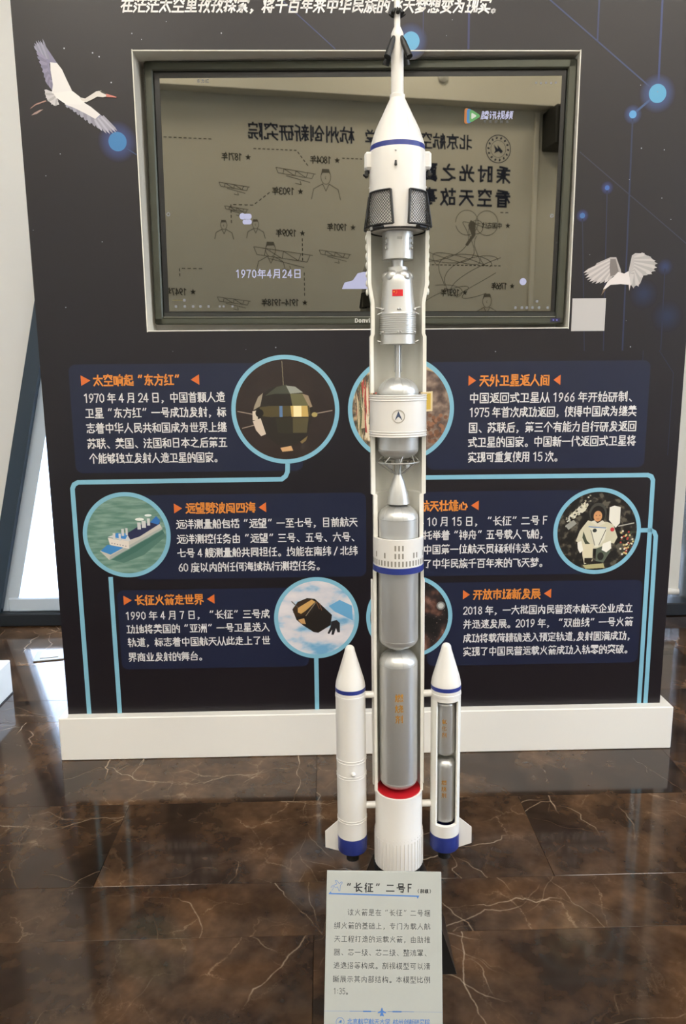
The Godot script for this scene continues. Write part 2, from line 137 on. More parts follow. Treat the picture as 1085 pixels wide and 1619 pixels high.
	"欠": "38 3 10 42; 30 20 88 20 80 40; 52 30 45 65 8 97; 52 55 95 97", "页": "5 8 95 8; 50 8 42 25; 20 25 20 78; 20 25 82 25 82 75; 50 35 48 70 8 97; 58 76 92 95",
	"贝": "18 5 18 68; 18 5 82 5 82 66; 50 20 48 62 8 97; 60 70 94 95", "见": "18 5 18 58; 18 5 82 5 82 58; 48 18 45 60 8 97; 58 55 58 90 92 90 94 72",
	"刂": "25 12 25 70; 75 3 75 94 50 88", "阝": "20 5 75 5 45 42 75 60 60 82 40 75; 20 5 20 98", "斤": "82 4 20 16; 20 16 20 60 5 97; 20 42 96 42; 66 42 66 98",
	"好": "⿰46女子", "不": "5 12 95 12; 50 14 8 60; 50 30 50 98; 60 42 92 66", "负": "⿱30⺈贝",
	"0": "50 4 18 22 14 50 18 78 50 96 82 78 86 50 82 22 50 4", "1": "22 20 55 4 55 96", "2": "16 26 28 8 55 3 80 12 84 32 70 54 14 95 88 95",
	"3": "16 14 40 3 72 8 82 26 72 44 42 48 76 54 86 72 76 90 45 97 14 86", "4": "66 96 66 4 10 70 92 70", "5": "80 5 26 5 20 46 50 38 78 46 86 68 76 90 45 97 14 86",
	"6": "74 6 40 28 18 60 24 86 50 97 76 88 84 68 74 48 50 42 24 52", "7": "12 6 86 6 60 46 42 96", "8": "50 4 24 14 22 34 50 47 80 62 84 80 50 97 16 80 20 62 50 47 78 34 76 14 50 4",
	"9": "26 94 60 72 82 40 76 14 50 3 24 12 16 32 26 52 50 58 76 48", "F": "20 96 20 4 86 4; 20 46 76 46", "/": "80 2 20 100", ":": "50 30 50 40; 50 74 50 84", "-": "10 55 90 55",
	",": "45 84 60 90 40 106", "，": "18 80 30 86 16 102", "、": "14 76 34 94", "。": "22 74 34 80 34 92 22 98 10 92 10 80 22 74", "“": "60 8 52 26; 84 8 76 26", "”": "22 8 14 26; 46 8 38 26", "（": "78 4 58 50 78 96", "）": "22 4 42 50 22 96",
}
var glyphs := {}
var at := 0
var mats := {}
var rng := RandomNumberGenerator.new()


# ---------------------------------------------------------------- helpers: materials and nodes
func c8(r: float, g: float, b: float) -> Color:
	return Color(r / 255.0, g / 255.0, b / 255.0)


func mat(color: Color, rough := 0.5, metal := 0.0, spec := 0.5) -> StandardMaterial3D:
	var m := StandardMaterial3D.new()
	m.albedo_color = color
	m.roughness = rough
	m.metallic = metal
	m.metallic_specular = spec
	return m


func glow(color: Color, energy: float) -> StandardMaterial3D:
	var m := mat(Color(0.02, 0.02, 0.02), 0.4)
	m.emission_enabled = true
	m.emission = color
	m.emission_energy_multiplier = energy
	return m


func thing(called: String, label: String, category: String, where := Vector3.ZERO, group := "") -> Node3D:
	var o := Node3D.new()
	o.name = called
	add_child(o, true)
	o.position = where
	o.set_meta("label", label)
	o.set_meta("category", category)
	if group:
		o.set_meta("group", group)
	return o


func setting(called: String, where := Vector3.ZERO) -> Node3D:
	var o := Node3D.new()
	o.name = called
	add_child(o, true)
	o.position = where
	o.set_meta("kind", "structure")
	return o


func part(called: String, mesh: Mesh, m: Material, parent: Node, where := Vector3.ZERO) -> MeshInstance3D:
	var o := MeshInstance3D.new()
	o.name = called
	o.mesh = mesh
	o.material_override = m
	o.position = where
	parent.add_child(o, true)
	return o


# ---------------------------------------------------------------- helpers: geometry
func start() -> SurfaceTool:
	var st := SurfaceTool.new()
	st.begin(Mesh.PRIMITIVE_TRIANGLES)
	return st


func tri(st: SurfaceTool, a: Vector3, b: Vector3, c: Vector3, na: Vector3, nb: Vector3, nc: Vector3) -> void:
	if (b - a).cross(c - a).dot(na + nb + nc) > 0.0:
		st.set_normal(na); st.add_vertex(a)
		st.set_normal(nc); st.add_vertex(c)
		st.set_normal(nb); st.add_vertex(b)
	else:
		st.set_normal(na); st.add_vertex(a)
		st.set_normal(nb); st.add_vertex(b)
		st.set_normal(nc); st.add_vertex(c)


func quad(st: SurfaceTool, a: Vector3, b: Vector3, c: Vector3, d: Vector3, n: Vector3) -> void:
	tri(st, a, b, c, n, n, n)
	tri(st, a, c, d, n, n, n)


# a box with chamfered edges
func add_box(st: SurfaceTool, mid: Vector3, size: Vector3, cut := 0.0, turn := Basis.IDENTITY) -> void:
	var h := size / 2.0
	var k := minf(cut, minf(h.x, minf(h.y, h.z)) * 0.9)
	var axes := [Vector3.RIGHT, Vector3.UP, Vector3.BACK]
	for i in 3:
		var u: Vector3 = axes[i]
		var v: Vector3 = axes[(i + 1) % 3]
		var w: Vector3 = axes[(i + 2) % 3]
		var hu := h[i]
		var hv := h[(i + 1) % 3]
		var hw := h[(i + 2) % 3]
		for s in [-1.0, 1.0]:
			var o: Vector3 = u * hu * s
			var p := [o + v * (hv - k) + w * (hw - k), o - v * (hv - k) + w * (hw - k), o - v * (hv - k) - w * (hw - k), o + v * (hv - k) - w * (hw - k)]
			quad(st, mid + turn * p[0], mid + turn * p[1], mid + turn * p[2], mid + turn * p[3], turn * (u * s))
			if k > 0.0:
				for t in [-1.0, 1.0]:
					var a: Vector3 = u * hu * s + v * (hv - k) * t
					var b: Vector3 = u * (hu - k) * s + v * hv * t
					var e: Vector3 = w * (hw - k)
					quad(st, mid + turn * (a + e), mid + turn * (a - e), mid + turn * (b - e), mid + turn * (b + e), turn * (u * s + v * t).normalized())
	if k > 0.0:
		for sx in [-1.0, 1.0]:
			for sy in [-1.0, 1.0]:
				for sz in [-1.0, 1.0]:
					var n: Vector3 = turn * Vector3(sx, sy, sz).normalized()
					tri(st, mid + turn * Vector3(sx * h.x, sy * (h.y - k), sz * (h.z - k)), mid + turn * Vector3(sx * (h.x - k), sy * h.y, sz * (h.z - k)), mid + turn * Vector3(sx * (h.x - k), sy * (h.y - k), sz * h.z), n, n, n)


func box(size: Vector3, cut := 0.0) -> Mesh:
	var st := start()
	add_box(st, Vector3.ZERO, size, cut)
	return st.commit()


func spin(r: float, y: float, a: float) -> Vector3:
	return Vector3(r * sin(a), y, r * cos(a))


# a turned surface: profile of (radius, height) from top to bottom, angles from the front; inward turns its normals
func add_lathe(st: SurfaceTool, prof: Array, seg := 48, a0 := 0.0, a1 := TAU, inward := false) -> void:
	var flat := []
	for i in prof.size() - 1:
		var d: Vector2 = prof[i + 1] - prof[i]
		flat.append(Vector2(-d.y, d.x).normalized() if d.length() > 0.0 else Vector2(1, 0))
	for i in prof.size() - 1:
		var n0: Vector2 = flat[i]
		var n1: Vector2 = flat[i]
		if i > 0 and flat[i - 1].dot(flat[i]) > 0.75:
			n0 = (flat[i - 1] + flat[i]).normalized()
		if i < prof.size() - 2 and flat[i + 1].dot(flat[i]) > 0.75:
			n1 = (flat[i + 1] + flat[i]).normalized()
		if inward:
			n0 = -n0
			n1 = -n1
		var p0: Vector2 = prof[i]
		var p1: Vector2 = prof[i + 1]
		for k in seg:
			var a := lerpf(a0, a1, float(k) / seg)
			var b := lerpf(a0, a1, float(k + 1) / seg)
			var na := spin(n0.x, n0.y, a)
			var nb := spin(n0.x, n0.y, b)
			var ma := spin(n1.x, n1.y, a)
			var mb := spin(n1.x, n1.y, b)
			if p0.x > 0.0:
				tri(st, spin(p0.x, p0.y, a), spin(p0.x, p0.y, b), spin(p1.x, p1.y, b), na, nb, mb)
			if p1.x > 0.0:
				tri(st, spin(p0.x, p0.y, a), spin(p1.x, p1.y, b), spin(p1.x, p1.y, a), na, mb, ma)


func lathe(prof: Array, seg := 48) -> Mesh:
	var st := start()
	add_lathe(st, prof, seg)
	return st.commit()


# a thick wall turned over part of a circle, with its cut faces; open: half of the opening at the front, in degrees
func shell(prof: Array, thick: float, open: float, seg := 48) -> Mesh:
	var st := start()
	var a0 := deg_to_rad(open)
	var a1 := TAU - a0
	var inner := []
	for p in prof:
		inner.append(Vector2(p.x - thick, p.y))
	add_lathe(st, prof, seg, a0, a1)
	add_lathe(st, inner, seg, a0, a1, true)
	add_lathe(st, [inner[0], prof[0]], seg, a0, a1)
	add_lathe(st, [prof[-1], inner[-1]], seg, a0, a1)
	for a in [a0, a1]:
		var n := spin(1, 0, a + (PI / 2 if a == a1 else -PI / 2))
		for i in prof.size() - 1:
			quad(st, spin(prof[i].x, prof[i].y, a), spin(prof[i + 1].x, prof[i + 1].y, a), spin(inner[i + 1].x, inner[i + 1].y, a), spin(inner[i].x, inner[i].y, a), n)
	return st.commit()


# a round bar along points
func add_tube(st: SurfaceTool, pts: Array, r0: float, r1 := -1.0, sides := 8, caps := true) -> void:
	r1 = r0 if r1 < 0.0 else r1
	var rings := []
	var x := Vector3.ZERO
	for i in pts.size():
		var d: Vector3 = (pts[mini(i + 1, pts.size() - 1)] - pts[maxi(i - 1, 0)]).normalized()
		if x == Vector3.ZERO:
			x = d.cross(Vector3.UP if absf(d.y) < 0.9 else Vector3.RIGHT).normalized()
		x = (x - d * x.dot(d)).normalized()
		var y := d.cross(x)
		var r := lerpf(r0, r1, float(i) / (pts.size() - 1))
		var ring := []
		for k in sides:
			var n: Vector3 = x * cos(TAU * k / sides) + y * sin(TAU * k / sides)
			ring.append([pts[i] + n * r, n, d])
		rings.append(ring)
	for i in rings.size() - 1:
		for k in sides:
			var a: Array = rings[i][k]
			var b: Array = rings[i][(k + 1) % sides]
			var c: Array = rings[i + 1][(k + 1) % sides]
			var e: Array = rings[i + 1][k]
			tri(st, a[0], b[0], c[0], a[1], b[1], c[1])
			tri(st, a[0], c[0], e[0], a[1], c[1], e[1])
	if caps:
		for i in [0, rings.size() - 1]:
			var n: Vector3 = rings[i][0][2] * (-1.0 if i == 0 else 1.0)
			for k in sides:
				tri(st, pts[i], rings[i][k][0], rings[i][(k + 1) % sides][0], n, n, n)


func tube(pts: Array, r0: float, r1 := -1.0, sides := 12) -> Mesh:
	var st := start()
	add_tube(st, pts, r0, r1, sides)
	return st.commit()


func ball(mid: Vector3, r: Vector3, st: SurfaceTool, seg := 12) -> void:
	for i in seg:
		for k in seg * 2:
			var q := []
			for c in [[i, k], [i, k + 1], [i + 1, k + 1], [i + 1, k]]:
				var la: float = PI * c[0] / seg
				var lo: float = PI * c[1] / seg
				q.append(Vector3(sin(la) * cos(lo), cos(la), sin(la) * sin(lo)))
			tri(st, mid + q[0] * r, mid + q[1] * r, mid + q[2] * r, q[0], q[1], q[2])
			tri(st, mid + q[0] * r, mid + q[2] * r, mid + q[3] * r, q[0], q[2], q[3])


# flat print: a polygon at height z, coloured at its corners
func fill(st: SurfaceTool, pts: PackedVector2Array, z: float, color: Color) -> void:
	var order := Geometry2D.triangulate_polygon(pts)
	st.set_color(color.srgb_to_linear())
	for i in range(0, order.size(), 3):
		tri(st, Vector3(pts[order[i]].x, pts[order[i]].y, z), Vector3(pts[order[i + 1]].x, pts[order[i + 1]].y, z), Vector3(pts[order[i + 2]].x, pts[order[i + 2]].y, z), Vector3.BACK, Vector3.BACK, Vector3.BACK)


func pairs(flat: Array) -> PackedVector2Array:
	var out := PackedVector2Array()
	for i in range(0, flat.size(), 2):
		out.append(Vector2(flat[i], flat[i + 1]))
	return out


func round_rect(x0: float, y0: float, x1: float, y1: float, r: float) -> PackedVector2Array:
	var out := PackedVector2Array()
	for c in [[x1 - r, y1 - r, 0], [x0 + r, y1 - r, 1], [x0 + r, y0 + r, 2], [x1 - r, y0 + r, 3]]:
		for k in 7:
			var a: float = PI / 2 * (c[2] + k / 6.0)
			out.append(Vector2(c[0] + r * cos(a), c[1] + r * sin(a)))
	return out


func circle(mid: Vector2, r: float, n := 48) -> PackedVector2Array:
	var out := PackedVector2Array()
	for k in n:
		out.append(mid + Vector2.from_angle(TAU * k / n) * r)
	return out


# a flat ring, or with r0 = 0 a disc, its colour running from the inner to the outer one
func ring(st: SurfaceTool, mid: Vector2, r0: float, r1: float, z: float, c0: Color, c1: Color, n := 64) -> void:
	for k in n:
		var a := Vector2.from_angle(TAU * k / n)
		var b := Vector2.from_angle(TAU * (k + 1) / n)
		var p := [mid + a * r0, mid + a * r1, mid + b * r1, mid + b * r0]
		for t in [[0, 2, 1], [0, 3, 2]]:
			if r0 == 0.0 and t[1] == 3:
				continue
			for i in t:
				st.set_color((c0 if i == 0 or i == 3 else c1).srgb_to_linear())
				st.set_normal(Vector3.BACK)
				st.add_vertex(Vector3(p[i].x, p[i].y, z))


# a flat line of even width with mitred bends
func line(st: SurfaceTool, pts: PackedVector2Array, w: float, z: float, color: Color) -> void:
	var left := PackedVector2Array()
	var right := PackedVector2Array()
	for i in pts.size():
		var d0 := (pts[i] - pts[maxi(i - 1, 0)]).normalized()
		var d1 := (pts[mini(i + 1, pts.size() - 1)] - pts[i]).normalized()
		if i == 0: d0 = d1
		if i == pts.size() - 1: d1 = d0
		var n := (d0 + d1).normalized().orthogonal()
		n *= w / 2.0 / maxf(0.5, n.dot(d0.orthogonal()))
		left.append(pts[i] + n)
		right.append(pts[i] - n)
	st.set_color(color.srgb_to_linear())
	for i in pts.size() - 1:
		quad(st, Vector3(left[i].x, left[i].y, z), Vector3(right[i].x, right[i].y, z), Vector3(right[i + 1].x, right[i + 1].y, z), Vector3(left[i + 1].x, left[i + 1].y, z), Vector3.BACK)


# ---------------------------------------------------------------- helpers: lettering
func fit(list: Array, x0: float, y0: float, x1: float, y1: float) -> Array:
	var out := []
	for s in list:
		var t := PackedVector2Array()
		for p in s:
			t.append(Vector2(x0 + p.x * (x1 - x0), y0 + p.y * (y1 - y0)))
		out.append(t)
	return out


func strokes(ch: String) -> Array:
	if glyphs.has(ch):
		return glyphs[ch]
	var d: String = FONT[ch]
	var out := []
	if d[0].is_valid_int():
		for s in d.split(";"):
			var n := s.strip_edges().split_floats(" ")
			var t := PackedVector2Array()
			for i in range(0, n.size(), 2):
				t.append(Vector2(n[i], n[i + 1]) / 100.0)
			out.append(t)
	else:
		at = 0
		out = composed(d)
	glyphs[ch] = out
	return out


func composed(d: String) -> Array:
	var op := d[at]
	if not op in "⿰⿱⿴⿵⿸⿺⿹":
		at += 1
		var here := at
		var got := strokes(op)
		at = here
		return got
	at += 1
	var share := 0.5
	if d[at].is_valid_int():
		share = float(d.substr(at, 2)) / 100.0
		at += 2
	var a := composed(d)
	var b := composed(d)
	match op:
		"⿰": return fit(a, 0, 0, share - 0.01, 1) + fit(b, share + 0.03, 0, 1, 1)
		"⿱": return fit(a, 0, 0, 1, share - 0.01) + fit(b, 0, share + 0.03, 1, 1)
		"⿴": return a + fit(b, 0.22, 0.2, 0.78, 0.82)
		"⿵": return a + fit(b, 0.24, 0.3, 0.76, 0.94)
		"⿸": return a + fit(b, 0.22, 0.34, 1, 1)
		"⿺": return a + fit(b, 0.36, 0, 1, 0.8)
		_: return a + fit(b, 0.06, 0.48, 0.68, 1)


func advance(ch: String) -> float:
	if ch == " ": return 0.26
	if ch in "0123456789": return 0.56
	if ch in "F-": return 0.62
	if ch in ",/": return 0.42
	if ch == ":": return 0.36
	return 1.0


# lines: [text, x from, x to, y of the middle, height]; bent > 0 wraps the lettering round an upright cylinder of that radius
func add_text(st: SurfaceTool, lines: Array, pen: float, z: float, color := Color.WHITE, slant := 0.0, bent := 0.0) -> void:
	st.set_color(color.srgb_to_linear())
	for l in lines:
		var words: String = l[0]
		var size: float = l[4]
		var total := 0.0
		for ch in words:
			total += advance(ch)
		var k: float = (l[2] - l[1]) / total
		var x: float = l[1]
		for ch in words:
			var w := advance(ch)
			var cell := w * k
			if ch != " ":
				var gw := minf(size, cell) * 0.92 if w == 1.0 else size * (0.5 if ch != ":" else 0.2)
				var gh := size * (0.94 if w == 1.0 else 0.84)
				for s in strokes(ch):
					for i in s.size() - 1:
						var a := Vector2(x + cell / 2 + (s[i].x - 0.5) * gw, l[3] + (0.5 - s[i].y) * gh)
						var b := Vector2(x + cell / 2 + (s[i + 1].x - 0.5) * gw, l[3] + (0.5 - s[i + 1].y) * gh)
						var d := (b - a).normalized()
						var n := d.orthogonal() * pen * size / 2.0
						a -= d * pen * size * 0.42
						b += d * pen * size * 0.42
						var q := []
						for p in [a + n, a - n, b - n, b + n]:
							var px: float = p.x + (p.y - l[3]) * slant
							q.append(spin(bent, p.y, px / bent) if bent > 0.0 else Vector3(px, p.y, z))
						var m: Vector3 = Vector3(q[0].x, 0, q[0].z).normalized() if bent > 0.0 else Vector3.BACK
						quad(st, q[0], q[1], q[2], q[3], m)
			x += cell


func text(lines: Array, pen: float, z := 0.0, slant := 0.0, bent := 0.0) -> Mesh:
	var st := start()
	add_text(st, lines, pen, z, Color.WHITE, slant, bent)
	return st.commit()


# ---------------------------------------------------------------- helpers: printed photographs
func paint(img: Image, flat: Array, color: Color) -> void:
	var n := img.get_width()
	var pts := pairs(flat)
	var lo := INF
	var hi := -INF
	for i in pts.size():
		pts[i] *= n / 100.0
		lo = minf(lo, pts[i].y)
		hi = maxf(hi, pts[i].y)
	for y in range(maxi(0, int(lo)), mini(n - 1, int(hi)) + 1):
		var cuts := []
		for i in pts.size():
			var a := pts[i]
			var b := pts[(i + 1) % pts.size()]
			if (a.y <= y + 0.5) != (b.y <= y + 0.5):
				cuts.append(a.x + (y + 0.5 - a.y) / (b.y - a.y) * (b.x - a.x))
		cuts.sort()
		for i in range(0, cuts.size() - 1, 2):
			var x0 := clampi(int(round(cuts[i])), 0, n)
			var x1 := clampi(int(round(cuts[i + 1])), 0, n)
			if x1 > x0:
				img.fill_rect(Rect2i(x0, y, x1 - x0, 1), color)


func stroke(img: Image, x0: float, y0: float, x1: float, y1: float, w: float, color: Color) -> void:
	var n := Vector2(x1 - x0, y1 - y0).normalized().orthogonal() * w / 2.0
	paint(img, [x0 + n.x, y0 + n.y, x1 + n.x, y1 + n.y, x1 - n.x, y1 - n.y, x0 - n.x, y0 - n.y], color)


func blot(img: Image, x: float, y: float, rx: float, ry: float, color: Color) -> void:
	var flat := []
	for k in 20:
		flat.append_array([x + rx * cos(TAU * k / 20), y + ry * sin(TAU * k / 20)])
	paint(img, flat, color)


# a mottled ground between two or three colours
func ground(n: int, seed_: int, freq: float, ramp: Array, sx := 1.0, sy := 1.0) -> Image:
	var f := FastNoiseLite.new()
	f.seed = seed_
	f.frequency = freq / 2.0
	f.fractal_octaves = 5
	var g := Gradient.new()
	g.offsets = PackedFloat32Array(ramp.map(func(r): return r[0]))
	g.colors = PackedColorArray(ramp.map(func(r): return r[1]))
	var img := Image.create(n, n, false, Image.FORMAT_RGB8)
	for y in n:
		for x in n:
			img.set_pixel(x, y, g.sample(0.5 + 0.8 * f.get_noise_2d(x * sx, y * sy)))
	return img


func disc(r: float) -> Mesh:
	var st := start()
	for k in 64:
		var p := [Vector2.ZERO, Vector2.from_angle(TAU * (k + 1) / 64), Vector2.from_angle(TAU * k / 64)]
		for q in p:
			st.set_normal(Vector3.BACK)
			st.set_uv(Vector2(0.5 + q.x / 2, 0.5 - q.y / 2))
			st.add_vertex(Vector3(q.x * r, q.y * r, 0))
	return st.commit()


func _ready() -> void:
	rng.seed = 20240

	# -------------------------------- camera, sky, lights, exposure
	var cam := Camera3D.new()
	cam.name = "camera"
	cam.fov = 68.006
	cam.near = 0.05
	cam.far = 200.0
	add_child(cam)
	cam.position = Vector3(0, 1.283, 2.4)
	cam.rotation_degrees = Vector3(-10.711, -1.349, -0.513)
	cam.current = true
	var env := Environment.new()
	env.tonemap_mode = Environment.TONE_MAPPER_LINEAR
	env.tonemap_exposure = 1.12
	env.background_mode = Environment.BG_SKY
	var sky := ProceduralSkyMaterial.new()
	sky.sky_top_color = Color(0.78, 0.87, 1.0)
	sky.sky_horizon_color = Color(0.92, 0.96, 1.0)
	sky.ground_bottom_color = Color(0.6, 0.64, 0.7)
	sky.ground_horizon_color = Color(0.85, 0.9, 0.95)
	sky.sky_energy_multiplier = 3.0
	sky.ground_energy_multiplier = 1.0
	env.sky = Sky.new()
	env.sky.sky_material = sky
	env.sdfgi_enabled = true
	env.ssao_enabled = true
	env.ssil_enabled = true
	var world := WorldEnvironment.new()
	world.name = "world"
	world.environment = env
	add_child(world)
	for spot in LIGHTS:
		ceiling_light(spot)

	# -------------------------------- the room, then the things in it
	room()
	marble_floor()
	far_wall()
	outdoors()
	display_board()
	television()
	rocket()
	rocket_stand()
	info_sign()
	small_things()


const LIGHTS := [[-2.2, 2.5, 2.1], [0.2, 2.5, 2.1], [2.6, 2.5, 2.1], [-1.7, 3.9, 5.4], [0.6, 4.1, 5.4], [2.8, 4.4, 5.4]]
const CEILING := 4.8


func ceiling_light(spot: Array) -> void:
	var o := thing("ceiling_light", "flat white ceiling light panel over the hall before the board", "light", Vector3(spot[0], CEILING, spot[1]), "flat ceiling light panels")
	part("frame", box(Vector3(1.06, 0.03, 0.64), 0.004), mat(c8(225, 224, 220), 0.5), o, Vector3(0, -0.015, 0))
	part("light_diffuser", box(Vector3(1.0, 0.006, 0.58), 0.002), glow(Color(1.0, 0.97, 0.93), 3.0), o, Vector3(0, -0.032, 0))
	var l := AreaLight3D.new()
	l.name = "panel_light"
	l.area_size = Vector2(0.98, 0.56)
	l.light_color = Color(1.0, 0.965, 0.915)
	l.light_energy = spot[2]
	l.shadow_enabled = true
	l.area_range = 12.0
	l.rotation_degrees = Vector3(-90, 0, 0)
	l.position = Vector3(0, -0.045, 0)
	o.add_child(l)


# ---------------------------------------------------------------- the room
func room() -> void:
	var white := mat(c8(232, 230, 224), 0.7)
	var ceil := setting("ceiling", Vector3(0, CEILING, 1.2))
	part("slab", box(Vector3(7.6, 0.12, 8.4)), white, ceil, Vector3(0, 0.06, 0.9))
	var left := setting("wall_left", Vector3(-3.7, 0, 1.2))
	part("plaster", box(Vector3(0.16, CEILING, 8.4)), white, left, Vector3(0, CEILING / 2, 0.9))
	# right wall with a daylight window
	var right := setting("wall_right", Vector3(3.7, 0, 0))
	for b in [[-0.55, 3.1, 0.0, CEILING], [4.4, 3.6, 0.0, CEILING], [1.8, 1.6, 3.3, CEILING], [1.8, 1.6, 0.0, 0.5]]:
		part("plaster", box(Vector3(0.16, b[3] - b[2], b[1] + 0.004)), white, right, Vector3(0, (b[2] + b[3]) / 2, b[0]))
	var side := setting("window_3", Vector3(3.7, 0.5, 1.8))
	var slate := mat(c8(52, 68, 80), 0.45)
	for b in [[0.0, 0.03, 1.6, 0.06], [0.0, 2.77, 1.6, 0.06], [-0.77, 1.4, 0.06, 2.8], [0.77, 1.4, 0.06, 2.8], [0.0, 1.4, 0.05, 2.8]]:
		part("frame", box(Vector3(0.08, b[3], b[2]), 0.004), slate, side, Vector3(0, b[1], b[0]))
	var glass := mat(Color(0.9, 0.95, 1.0, 0.08), 0.02)
	glass.transparency = BaseMaterial3D.TRANSPARENCY_ALPHA
	for z in [-0.3825, 0.3825]:
		part("pane", box(Vector3(0.008, 2.7, 0.71)), glass, side, Vector3(0, 1.4, z))
	# back wall: a white pier that leans over a slanted window, a window with a blind, and plaster round them
	var back := setting("wall_back", Vector3(0, 0, -1.5))
	var pier := start()
	prism(pier, [-1.742, 0.0, -1.742, CEILING, -1.742 + 0.245 * CEILING, CEILING], 0.0, 0.12)
	part("leaning_pier", pier.commit(), mat(c8(234, 232, 226), 0.7), back)
	part("plaster", box(Vector3(1.5, CEILING, 0.14)), mat(c8(92, 96, 100), 0.6), back, Vector3(-2.95, CEILING / 2, -0.03))
	part("plaster", box(Vector3(0.46, CEILING, 0.14)), mat(c8(120, 126, 132), 0.6), back, Vector3(-1.98, CEILING / 2, -0.03))
	part("plaster", box(Vector3(1.2, CEILING, 0.14)), white, back, Vector3(0.9, CEILING / 2, -0.03))
	part("plaster", box(Vector3(2.2, CEILING - 2.7, 0.14)), white, back, Vector3(2.6, (CEILING + 2.7) / 2, -0.03))
	part("plaster", box(Vector3(1.85, CEILING, 0.14)), mat(c8(52, 56, 60), 0.6), back, Vector3(2.775, CEILING / 2, -0.03))
	# the slanted window: leaning mullion, pale inner frame, sill, pane
	var win := setting("window_1", Vector3(0, 0, -1.42))
	var dark := mat(c8(46, 62, 76), 0.4)
	var pale := mat(c8(208, 220, 230), 0.35)
	var k := 0.245
	var st := start()
	prism(st, [-1.758, 0.0, -1.684, 0.0, -1.684 + k * CEILING, CEILING, -1.758 + k * CEILING, CEILING], -0.02, 0.07)
	part("leaning_mullion", st.commit(), dark, win)
	st = start()
	prism(st, [-1.668, 0.07, -1.598, 0.07, -1.598 + k * 4.7, 4.77, -1.668 + k * 4.7, 4.77], -0.04, 0.03)
	part("inner_frame", st.commit(), pale, win)
	part("inner_sill", box(Vector3(1.95, 0.072, 0.08), 0.006), pale, win, Vector3(-0.66, 0.104, 0.0))
	part("sill", box(Vector3(2.1, 0.068, 0.14), 0.006), mat(c8(24, 30, 36), 0.4), win, Vector3(-0.72, 0.034, 0.01))
	st = start()
	prism(st, [-1.60, 0.13, 0.32, 0.13, 0.32, CEILING, -1.60 + k * (CEILING - 0.13), CEILING], -0.012, -0.004)
	part("pane", st.commit(), glass, win)
	part("frame", box(Vector3(0.08, CEILING, 0.09), 0.006), dark, win, Vector3(0.3, CEILING / 2, 0))
	# the window on the other side, its blind drawn down
	var win2 := setting("window_2", Vector3(1.85, 0, -1.42))
	part("sill", box(Vector3(0.86, 0.07, 0.16), 0.006), mat(c8(20, 23, 26), 0.35), win2, Vector3(-0.05, 0.035, 0.0))
	part("frame", box(Vector3(0.05, 2.7, 0.08), 0.004), mat(c8(30, 36, 40), 0.4), win2, Vector3(0.1, 1.35, 0.02))
	part("frame", box(Vector3(0.05, 2.7, 0.08), 0.004), mat(c8(30, 36, 40), 0.4), win2, Vector3(-0.42, 1.35, 0.02))
	part("pane", box(Vector3(0.5, 2.6, 0.008)), glass, win2, Vector3(-0.16, 1.35, -0.02))
	var blind := thing("roller_blind", "pale grey roller blind with white bottom rail, drawn down beside the board", "blind", Vector3(1.55, 0.13, -1.31))
	var cloth := mat(c8(206, 198, 182), 0.8)
	cloth.backlight_enabled = true
	cloth.backlight = Color(0.3, 0.29, 0.26)
	var sheet := QuadMesh.new()
	sheet.size = Vector2(0.51, 2.6)
	part("fabric", sheet, cloth, blind, Vector3(0, 1.33, 0))
	part("bottom_rail", tube([Vector3(-0.255, 0, 0), Vector3(0.255, 0, 0)], 0.017, -1.0, 12), mat(c8(228, 224, 214), 0.5), blind, Vector3(0, 0.014, 0))
	part("roller", tube([Vector3(-0.27, 0, 0), Vector3(0.27, 0, 0)], 0.03, -1.0, 14), mat(c8(228, 224, 214), 0.5), blind, Vector3(0, 2.64, -0.02))


# a flat polygon given thickness along z
func prism(st: SurfaceTool, flat: Array, z0: float, z1: float) -> void:
	var pts := pairs(flat)
	var order := Geometry2D.triangulate_polygon(pts)
	for z in [z0, z1]:
		var n := Vector3.BACK if z == z1 else Vector3.FORWARD
		for i in range(0, order.size(), 3):
			tri(st, Vector3(pts[order[i]].x, pts[order[i]].y, z), Vector3(pts[order[i + 1]].x, pts[order[i + 1]].y, z), Vector3(pts[order[i + 2]].x, pts[order[i + 2]].y, z), n, n, n)
	var mid := Vector2.ZERO
	for p in pts:
		mid += p / pts.size()
	for i in pts.size():
		var a := pts[i]
		var b := pts[(i + 1) % pts.size()]
		var n := (b - a).orthogonal().normalized()
		if Geometry2D.is_point_in_polygon((a + b) / 2 + n * 0.0005, pts):
			n = -n
		quad(st, Vector3(a.x, a.y, z0), Vector3(b.x, b.y, z0), Vector3(b.x, b.y, z1), Vector3(a.x, a.y, z1), Vector3(n.x, n.y, 0))


